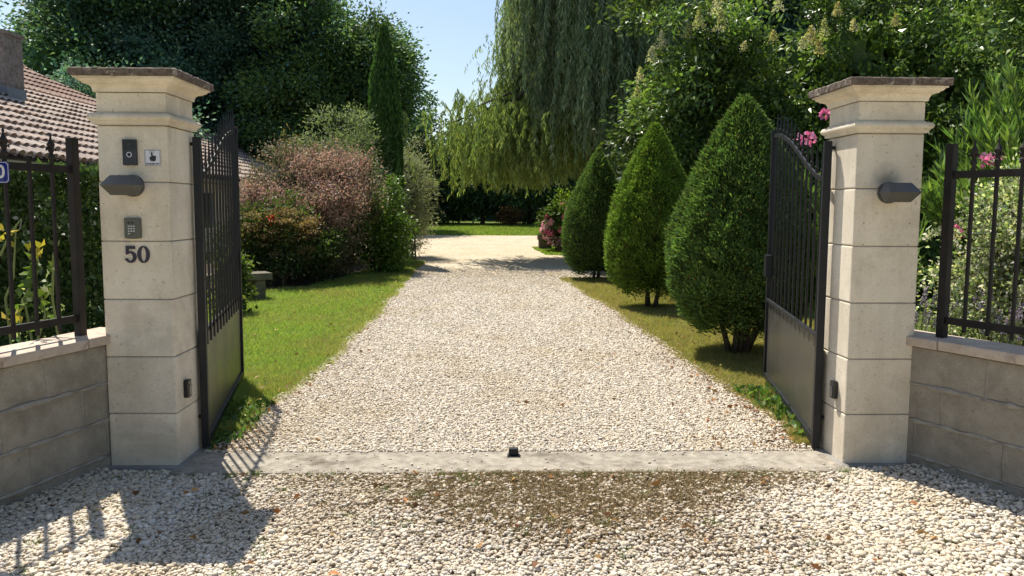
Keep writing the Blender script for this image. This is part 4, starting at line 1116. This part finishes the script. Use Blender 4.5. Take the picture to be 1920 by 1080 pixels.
def fittings():
    fl = -Y3
    p = lambda px, py: at(px, py, FY)
    # doorbell
    c = p(245.5, 286); x, z = c[0], c[2]
    t = thing('doorbell', (x, FY, z), 'black video doorbell with a round ringed button on the left pillar', 'doorbell')
    MB().box((x, FY-.011, z), (.074, .022, .140)).build('body', M['gunmetal'], t, .004)
    MB().box((x, FY-.0225, z+.040), (.070, .003, .054)).build('camera_window', M['black'], t, .001)
    b = MB(); b.prism(ell(.006, .006, 20), (x, FY-.024, z+.043), X3, Z3, Y3, -.002); b.build('lens', M['pane'], t)
    b = MB(); b.ring(ell(.0145, .0145, 32), ell(.0105, .0105, 32), (x, FY-.022, z-.013), X3, Z3, Y3, -.002); b.build('button_ring', M['white'], t)
    b = MB(); b.prism(ell(.010, .010, 28), (x, FY-.0205, z-.013), X3, Z3, Y3, -.002); b.build('button', M['black'], t)
    # ring-here sticker
    c = p(286.5, 296); x, z = c[0], c[2]
    t = thing('sticker', (x, FY, z), 'small white square notice with a pointing hand beside the doorbell', 'sign')
    MB().box((x, FY-.0015, z), (.086, .003, .086)).build('plate', M['white'], t)
    b = MB(); w = .0405
    for (dx, dz, sx, sz) in ((0, w, .083, .0018), (0, -w, .083, .0018), (w, 0, .0018, .079), (-w, 0, .0018, .079)): b.box((x+dx, FY-.0033, z+dz), (sx, .0006, sz))
    b.build('border', M['navy'], t)
    y = FY-.0036; b = MB()
    hand = [(-.016, -.012), (-.010, -.024), (.014, -.024), (.019, -.010), (.019, .004), (.014, .007), (.011, .004), (.008, .007), (.004, .005), (.0015, .007), (-.001, .026), (-.004, .029), (-.007, .026), (-.007, -.002), (-.012, .002), (-.016, -.002)]
    b.prism([(a, c_+.006) for a, c_ in hand], (x, FY-.003, z), X3, Z3, Y3, -.0008)
    b.build('hand_symbol', M['black'], t)
    b = MB(); b.ring(ell(.012, .012, 24), ell(.0105, .0105, 24), (x-.004, FY-.003, z+.030), X3, Z3, Y3, -.0007); b.build('press_mark', M['black'], t)
    front_text('lettering', 'SONNEZ SVP', .0125, x, FY-.0033, z-.0325, M['black'], t, .0003)
    # keypad
    c = p(251.5, 428); x, z = c[0], c[2]
    t = thing('keypad', (x, FY, z), 'grey green keypad with rows of number keys on the left pillar', 'keypad')
    b = MB(); n = 10
    out = [(-.043, -.052)]+[(.043*math.sin(a), -.052-.006*math.cos(a)) for a in np.linspace(-1.3, 1.3, n)]+[(.043, -.052), (.043, .057), (-.043, .057)]
    b.prism(out, (x, FY, z), X3, Z3, -Y3, .026); b.build('body', M['grey'], t, .004)
    for i in range(4):
        for j in range(3):
            MB().box((x-.017+.014*j, FY-.0268, z+.012-.0135*i), (.0085, .003, .0065)).build('key', M['white'] if i < 3 or j < 1 else M['grey'], t, .0008, segs=1)
    for j in (-.017, .003):
        b = MB(); b.prism(ell(.0055, .0055, 16), (x+j, FY-.0255, z+.031), X3, Z3, Y3, -.003); b.build('indicator', M['black'], t)
    # house number
    c = p(257, 477); x, z = c[0]+.002, c[2]
    t = thing('house_number', (x, FY, z), 'dark numerals 50 fixed to the left pillar below the keypad', 'house number')
    b = MB(); b.ring(ell(.0335, .0475, 40), [(a, c_) for a, c_ in ell(.0145, .0400, 40)], (x+.036, FY-.009, z), X3, Z3, Y3, .0088); b.build('digit', M['navy'], t)
    five = [(-.024, .047), (.026, .047), (.026, .030), (-.009, .030), (-.0105, .015)]
    five += [(.001+.031*math.cos(a)*1.0, -.0145+.0325*math.sin(a)) for a in np.linspace(R(108), R(-140), 22)]
    five += [(-.031, -.028), (-.026, -.022), (-.018, -.0215), (-.0135, -.030)]
    five += [(-.001+.0145*math.cos(a), -.0145+.0215*math.sin(a)) for a in np.linspace(R(-110), R(110), 16)]
    five += [(-.014, .000), (-.024, -.002)]
    b = MB(); b.prism([(a, c_) for a, c_ in five], (x-.036, FY, z), X3, Z3, -Y3, .009); b.build('digit', M['navy'], t)
    # photocells on the inner faces
    for (xf, sgn, px, py, lb) in ((LX+PB, 1, 347, 729, 'black photocell sensor on the inner side of the left pillar'), (RX-PB, -1, 1568, 731, 'black photocell sensor on the inner side of the right pillar')):
        rr = _ray(px, py); s = xf/rr[0]; y, z = rr[1]*s, CAMZ+rr[2]*s
        t = thing('photocell', (xf, y, z), lb, 'sensor', 'gate photocells')
        e = np.array([sgn*1., 0, 0])
        o = [(-.022, -.050), (.022, -.050), (.026, -.040), (.026, .046), (.018, .056), (-.018, .056), (-.026, .046), (-.026, -.040)]
        b = MB(); b.prism(o, (xf, y, z), Y3, Z3, e, .030); b.build('body', M['black'], t, .006)
        b = MB(); b.prism([(a*.7, c_*.62) for a, c_ in o], (xf+sgn*.0295, y, z-.008), Y3, Z3, e, .004); b.build('lens', M['pane'], t, .001)
    # gate stop on the sill
    c = at(963, 858, 4.46); x = c[0]
    t = thing('gate_stop', (x, 4.46, .02), 'small black gate stop standing in the middle of the concrete sill', 'gate stop')
    MB().box((x, 4.46, .0225), (.075, .06, .006)).build('base_plate', M['iron'], t, .001)
    MB().box((x, 4.468, .045), (.058, .035, .042)).build('stop_block', M['iron'], t, .004)
    for s in (-.031, .031): MB().bar((x+s, 4.438, .025), (x+s, 4.438, .031), .005, 6).build('bolt', M['gunmetal'], t)
    # ghost of a removed plate, with its four screw holes, on the right pillar
    pil = [o for o in bpy.data.objects if o.name.startswith('gate_pillar') and o.location.x > 0][0]
    q0, q1 = at(1618, 417, FY), at(1704, 460, FY)
    MB().box(((q0[0]+q1[0])/2, FY-.0005, (q0[2]+q1[2])/2), (q1[0]-q0[0], .0016, q0[2]-q1[2])).build('plate_mark', M['stone_clean'], pil)
    for x in (q0[0]+.004, q1[0]-.004):
        for z in (q0[2]-.004, q1[2]+.004):
            b = MB(); b.prism(ell(.0035, .0035, 10), (x, FY-.0012, z), X3, Z3, Y3, -.0008); b.build('screw_hole', M['black'], pil)
fittings()

# ------------------------------------------------------------------ gate leaves
def gate_leaf(h, f, label, sgn):
    h = np.array([h[0], h[1], 0.]); f = np.array([f[0], f[1], 0.]); W = np.linalg.norm(f-h); d = (f-h)/W; nrm = np.array([-d[1], d[0], 0])
    t = thing('gate_leaf', tuple(h), label, 'gate', 'open iron gate leaves')
    ax = (d, nrm, Z3)
    P = lambda s, z, n=0.: h+d*s+Z3*z+nrm*n
    MB().box(P(.022, .965), (.044, .044, 1.87), axes=ax).build('hinge_stile', M['iron'], t, .003)
    MB().box(P(W-.02, 1.10), (.04, .04, 2.10), axes=ax).build('free_stile', M['iron'], t, .003)
    MB().box(P(W/2, .07), (W-.085, .036, .05), axes=ax).build('bottom_rail', M['iron'], t, .003)
    MB().box(P(W/2, .405), (W-.085, .004, .615), axes=ax).build('panel', M['panel'], t)
    MB().box(P(W/2, .725, .012), (W-.085, .022, .025), axes=ax).build('middle_rail', M['iron'], t, .002)
    rz = lambda s: float(np.interp(s/W, [0, .14, .3, .45, .6, .75, .88, 1.], [1.665, 1.70, 1.79, 1.89, 1.985, 2.05, 2.09, 2.105]))
    V = []; Fc = []; ss = np.linspace(.043, W-.04, 26)
    for s in ss:
        for (a, b_) in ((-.007, -.016), (.007, -.016), (.007, .016), (-.007, .016)): V.append(P(s, rz(s)+b_, a))
    for i in range(len(ss)-1):
        for k in range(4): Fc.append((4*i+k, 4*i+(k+1) % 4, 4*i+4+(k+1) % 4, 4*i+4+k))
    Fc += [(3, 2, 1, 0), tuple(4*(len(ss)-1)+k for k in range(4))]
    b = MB(); b.add(V, Fc); b.build('top_rail', M['iron'], t)
    nb = 12
    for i in range(nb):
        s = .044+(W-.084)*(i+.75)/(nb+.5); z1 = rz(s)
        br = MB().tube([P(s, .64, -.004), P(s, z1-.02, -.004), P(s, z1+.035, -.004)], [.0085]*3, 8).build('bar', M['iron'], t)
        MB().tube([P(s, z1+.033, -.004), P(s, z1+.040, -.004), P(s, z1+.052, -.004), P(s, z1+.060, -.004), P(s, z1+.075, -.004), P(s, z1+.175, -.004)], [.0085, .0115, .0115, .0075, .008, .0025], 8).build('spike', M['iron'], br)
    # hinges: pins into the pillar
    for z in (.22, 1.86):
        MB().bar(P(.022, z), P(.022, z)+np.array([-sgn*.10, -.0, 0]), .011, 8).build('hinge', M['iron'], t)
    MB().box(P(W-.12, 1.02, .03), (.10, .05, .18), axes=ax).build('lock_box', M['iron'], t, .004)
gate_leaf((-1.742, 4.60), (-2.15, 6.54), 'left gate leaf of black iron bars over a solid panel, swung open against the lawn', 1)
gate_leaf((1.992, 4.555), (2.36, 6.47), 'right gate leaf of black iron bars over a solid panel, swung open before the conifer', -1)

# ------------------------------------------------------------------ low walls with fences
def wall_and_fence(p0, d, outn, length, labels, seed, bar_list, post_s, plain=None):
    """p0: front foot of the wall at the pillar, d: direction towards the street, outn: away from the drive"""
    r = np.random.default_rng(seed)
    p0 = np.array([p0[0], p0[1], 0.]); d = np.array([d[0], d[1], 0.]); d = d/np.linalg.norm(d); o = np.array([outn[0], outn[1], 0.]); o = o-d*np.dot(o, d); o = o/np.linalg.norm(o)
    TH = .20; ax = (d, o, Z3)
    t = thing('block_wall', tuple(p0), labels[0], 'wall', 'low concrete block walls beside the gate')
    P = lambda s, z, n=0.: p0+d*s+o*n+Z3*z
    s0 = -.22
    body = MB(); body.box(P((length+s0)/2, .30, TH/2), (length-s0-.02, TH-.012, .84), axes=ax)
    bd = body.build('mortar_body', M['mortar'], t)
    # one mesh of faced blocks on the drive side and the garden side
    bl = MB(); zs = [-.05, .085, .29, .50, .718]
    for k in range(4):
        za, zb = zs[k]+.006, zs[k+1]-.004
        s = s0-(.0, .27, .12, .38)[k]*1.0
        while s < length:
            e = s+.50; a, b_ = max(s, s0)+.005, min(e, length)-.005
            if b_-a > .03: bl.box(P((a+b_)/2, (za+zb)/2, TH/2), (b_-a, TH+r.normal(0, .0012), zb-za), axes=ax)
            s = e
    for z in zs[1:4]:
        m = 60; pts = [P(s0+(length-s0)*i/m, z+r.normal(0, .0012), -.001) for i in range(m+1)]
        MB().tube(pts, list(np.clip(r.normal(.010, .005, m+1), .001, .020)), 6).build('mortar_bead', M['mortar'], t)
    bl.build('block_courses', M['block'], t, .004, segs=1)
    s = s0
    for k in range(6):
        e = min(s+(.36 if k == 0 else .52), length+.02)
        if e-s < .05: break
        MB().box(P((s+e)/2, .748+r.normal(0, .0015), TH/2), (e-s-.006, .27, .055), axes=ax).build('coping_slab', M['coping'], t, .012)
        s = e
    # fence
    top = .7755; q = lambda s, z, n=0.: P(s, z, TH/2+n)
    f = thing('iron_fence', tuple(q(post_s, top)), labels[1], 'fence', 'black iron fences on the low walls')
    MB().box(q(post_s, (top+1.86)/2), (.045, .045, 1.86-top), axes=ax).build('post', M['iron_old'], f, .003)
    L = length-post_s-.05
    for z in (.875, 1.69):
        MB().box(q(post_s+.022+L/2, z), (L, .016, .04), axes=ax).build('rail', M['iron_old'], f, .002)
    for i, s in enumerate(bar_list):
        zt = 1.735
        br = MB().box(q(s, (top+.045+zt)/2), (.017, .017, zt-top-.045), axes=ax).build('bar', M['iron_old'], f, .002, segs=1)
        if plain is not None and i == plain:
            MB().box(q(s, zt+.006), (.024, .024, .014), axes=ax).build('bar_end', M['iron_old'], br, .002, segs=1); continue
        g = MB()   # lily shaped finial
        g.tube([q(s, zt-.002), q(s, zt+.012), q(s, zt+.022), q(s, zt+.034)], [.010, .016, .016, .010], 8)
        g.tube([q(s, zt+.030), q(s, zt+.055), q(s, zt+.080), q(s, zt+.098), q(s, zt+.118)], [.007, .012, .020, .011, .0025], 8)
        for k in (-1, 1):
            g.tube([q(s, zt+.030), q(s+k*.012, zt+.052), q(s+k*.024, zt+.060), q(s+k*.030, zt+.046)], [.006, .008, .007, .004], 6)
        g.tube([q(s, zt+.112), q(s, zt+.128), q(s, zt+.140)], [.004, .007, .002], 6)
        g.build('finial', M['iron_old'], br, smooth=False)
    return q, ax
qL, axL = wall_and_fence((-2.172, 4.30), (-.29, -.957), (-1, 0), 2.6, ('rough grey block wall with pink coping left of the gate', 'black iron fence with a plain cut bar and number plate left of the gate'), 1101, [.06+.138*(i+1) for i in range(11)], .06, 1)
qR, axR = wall_and_fence((2.428, 4.27), (.43, -.903), (1, 0), 2.6, ('rough grey block wall with pink coping right of the gate', 'black iron fence with lily finials right of the gate'), 1102, [.075+.128*(i+1) for i in range(13)], .075)

def number_plate():
    d = axL[0]; o = -axL[1]      # faces the street corner
    c = at(-9, 323, 3.83)
    e = unit(np.array([1., -.12, 0])); nrm = np.array([e[1], -e[0], 0])
    t = thing('number_plate', tuple(c), 'blue enamel plate with white number 50 hanging on the left fence', 'sign')
    W, H, k = .075, .052, .008
    out = [(-W+k, -H), (W-k, -H), (W-k, -H+k), (W, -H+k), (W, H-k), (W-k, H-k), (W-k, H), (-W+k, H), (-W+k, H-k), (-W, H-k), (-W, -H+k), (-W+k, -H+k)]
    b = MB(); b.prism(out, c, e, Z3, nrm, .004); b.build('plate', M['enamel'], t)
    i = MB(); a = .93
    i.ring([(x*.965, z*.95) for x, z in out], [(x*.93, z*.90) for x, z in out], c+nrm*.0042, e, Z3, nrm, .0006); i.build('border', M['white'], t)
    for ch, dx in (('5', -.03), ('0', .032)):
        me = text_mesh('digit', ch, .088, None, None, None, .0006, .002)
        p = c+e*dx+nrm*.0048
        m = Matrix(((e[0], 0, nrm[0], p[0]), (e[1], 0, nrm[1], p[1]), (e[2], 1, nrm[2], p[2]), (0, 0, 0, 1)))
        me.transform(Matrix.Translation(-Vector(c)) @ m); link('digit', me, M['white'], t)
number_plate()

# ------------------------------------------------------------------ grass, litter, weeds
def tri_mesh(name, V, C, mat):
    n = len(V)
    return mk(name, V.reshape(-1, 3), np.arange(n*3).reshape(n, 3), mat, None, np.repeat(C, 3, 0))
def blades(P, H, W, r, lean=.5):
    n = len(P); a = r.uniform(0, 6.28, n); s = np.stack([np.cos(a), np.sin(a), 0*a], 1)
    tip = P+np.stack([r.normal(0, lean, n)*H, r.normal(0, lean, n)*H, H], 1)
    V = np.empty((n, 3, 3), np.float32); V[:, 0] = P-s*W[:, None]; V[:, 1] = P+s*W[:, None]; V[:, 2] = tip
    return V
def grass():
    r = np.random.default_rng(1201)
    def patch(n, yr, xr, label, cols, dens=1.0, hmul=1.):
        y = yr[0]+(yr[1]-yr[0])*r.random(n)**1.5
        lo, hi = xr(y); x = lo+(hi-lo)*r.random(n)
        nz = np.sin(x*3.1+y*1.7)*np.sin(y*2.3-x*1.1)
        nz2 = np.sin(x*9.+y*6.)*np.sin(y*11-x*5.)
        H = (.028+.012*nz+.012*nz2+r.random(n)*.026+.03*(r.random(n) < .02))*hmul*(1+.03*(y-6)); H = np.clip(H, .012, .12)
        W = .0022+.00045*np.maximum(y-5, 0)+.0006*r.random(n)
        c = shades(cols, n, r, .25)
        edge = np.minimum(np.abs(x-edge_l(y)), np.abs(x-edge_r(y)))
        nz3 = np.sin(x*2.3+2*np.sin(y*.9))*np.sin(y*1.4+x*.7+1)
        dry = np.clip(.22+.35*nz2+.3*nz+.45*np.clip(nz3, 0, 1)+.6*np.exp(-edge/.13), 0, 1)*r.random(n)
        c = c*(1-dry[:, None])+np.array([.36, .29, .13])*dry[:, None]
        o = tri_mesh('lawn_grass', blades(np.stack([x, y, gz(y)], 1), H, W, r, .75), c, M['grassblade'])
        tag(o, label, 'grass', kind='stuff')
    GL = [(0.2204, 0.3221, 0.0653), (0.2722, 0.3758, 0.08), (0.3241, 0.4081, 0.1016)]
    GR = [(0.2182, 0.2515, 0.0612), (0.308, 0.2998, 0.0835), (0.4107, 0.3192, 0.1391)]
    patch(300000, (5.0, 20.), lambda y: (np.interp(y, [5, 12, 14, 20], [-4.2, -5.2, -3.4, -2.5]), edge_l(y)+.05), 'mown green lawn on the left side of the gravel drive', GL)
    patch(190000, (4.7, 16.), lambda y: (edge_r(y)-.05, np.interp(y, [4.7, 6.5, 16], [2.6, 4., 4.6])), 'patchy half dry grass along the right side of the drive', GR)
    # far lawn and the little island near the blocks
    n = 90000; y = r.uniform(33, 44.5, n); x = r.uniform(-12, 9, n)
    V = blades(np.stack([x, y, gz(y)], 1), .05+.05*r.random(n), .012+.008*r.random(n), r)
    tag(tri_mesh('lawn_grass', V, shades(GL+[(.15, .18, .04)], n, r), M['grassblade']), 'far sunlit lawn at the end of the drive', 'grass', kind='stuff')
    n = 16000; y = r.uniform(22.4, 27., n); x = edge_r(y)+(5-edge_r(y))*r.random(n)
    V = blades(np.stack([x, y, gz(y)], 1), .05+.03*r.random(n), .010+.004*r.random(n), r)
    tag(tri_mesh('lawn_grass', V, shades(GL, n, r), M['grassblade']), 'small green grass patch in front of the stacked stone blocks', 'grass', kind='stuff')
    # broad weeds under the right gate leaf
    n = 900; y = r.uniform(4.75, 6.1, n); x = edge_r(y)+r.uniform(-.02, .34, n)
    q = leaf_quads(np.stack([x, y, r.uniform(0, .05, n)], 1), rand_dir(r, n)+np.array([0, 0, .5]), .075*r.uniform(.5, 1.2, n), .03, r)
    q2n = 500; y2 = r.uniform(4.7, 5.7, q2n); x2 = edge_l(y2)-r.uniform(-.05, .35, q2n)
    q2 = leaf_quads(np.stack([x2, y2, r.uniform(0, .04, q2n)], 1), rand_dir(r, q2n)+np.array([0, 0, .5]), .06*r.uniform(.5, 1.2, q2n), .025, r)
    tag(leaf_mesh('weeds', [(q, shades(MID, n, r)), (q2, shades(GREEN+MID, q2n, r))], M['leaf'], None), 'broad leaved weeds under both open gate leaves', 'weeds', kind='stuff')
    # dry thatch over the earth before the sill
    n = 80000; x = r.normal(.35, .95, n); y = 4.185-np.abs(r.normal(0, .45, n)); k = (r.random(n) < dirt(x, y)**1.5*.95) & (y > 2.6) & (x > -1.7) & (x < 2.1)
    x, y = x[k], y[k]; n = len(x)
    V = blades(np.stack([x, y, .012+0*x], 1), .010+.016*r.random(n), .0018+.0016*r.random(n), r, 1.1)
    tag(tri_mesh('dry_thatch', V, shades([(.27, .18, .09), (.18, .12, .06), (.36, .28, .15), (.15, .13, .05)], n, r), M['litter']), 'brown dry grass bits over the earth in front of the sill', 'dry grass', kind='stuff')
    # green sprigs among the stones
    cs = np.stack([r.uniform(-2.2, 2.2, 90), r.uniform(2.7, 4.16, 90)], 1); cs[:34, 1] = r.uniform(4.08, 4.18, 34); cs = np.concatenate([cs, np.array([[-1.35, 4.15], [-1.3, 4.17], [-1.62, 4.12], [-1.0, 4.16], [1.55, 4.14]])])
    m = 30; P = np.repeat(cs, m, 0)+r.normal(0, .022, (len(cs)*m, 2)); n = len(P)
    V = blades(np.stack([P[:, 0], P[:, 1], 0*P[:, 0]+.008], 1), .018+.03*r.random(n), .002+0*P[:, 0], r, .5)
    tag(tri_mesh('sprouting_grass', V, shades(GREEN+MID+[(.16, .15, .06)], n, r), M['grassblade']), 'thin green sprigs sprouting among the forecourt stones', 'grass', kind='stuff')
    # fallen leaves
    n = 210; y = np.concatenate([r.uniform(2.7, 4.15, 80), 4.6+9*r.random(130)**1.5]); x = np.where(y < 4.3, r.uniform(-1.9, 2.4, n), 0)
    e = r.random(n); x = np.where(y > 4.3, np.where(e < .55, edge_r(y)-np.abs(r.normal(0, .28, n)), np.where(e < .85, edge_l(y)+np.abs(r.normal(0, .22, n)), r.uniform(-1.4, 1.7, n))), x)
    D = rand_dir(r, n)*np.array([1, 1, .25])
    q = leaf_quads(np.stack([x, y, 0*x+.028], 1), D, .055*r.uniform(.5, 1.3, n), .026, r, .25)
    n3 = 260; y3 = 5.2+11*r.random(n3)**1.4; x3 = np.where(r.random(n3) < .6, edge_l(y3)-r.exponential(.6, n3), edge_r(y3)+r.exponential(.4, n3))
    q3 = leaf_quads(np.stack([x3, y3, 0*x3+.05], 1), rand_dir(r, n3)*np.array([1, 1, .3]), .05*r.uniform(.4, 1.2, n3), .026, r, .2)
    n2 = 5200; y2 = 4.6+9*r.random(n2)**1.4; x2 = np.where(r.random(n2) < .65, edge_r(y2)-r.exponential(.13, n2), edge_l(y2)+r.exponential(.11, n2))
    q2 = leaf_quads(np.stack([x2, y2, 0*x2+.022], 1), rand_dir(r, n2)*np.array([1, 1, .2]), .022*r.uniform(.5, 1.3, n2), .010, r, .2)
    tag(leaf_mesh('fallen_leaves', [(q, shades([(.34, .15, .05), (.24, .11, .045), (.42, .24, .09)], n, r)), (q3, shades([(.36, .22, .08), (.45, .36, .16), (.28, .15, .06)], n3, r)), (q2, shades([(.30, .16, .06), (.22, .12, .05), (.12, .08, .04)], n2, r))], M['litter'], None), 'brown fallen leaves strewn over the gravel', 'leaves', kind='stuff')
grass()
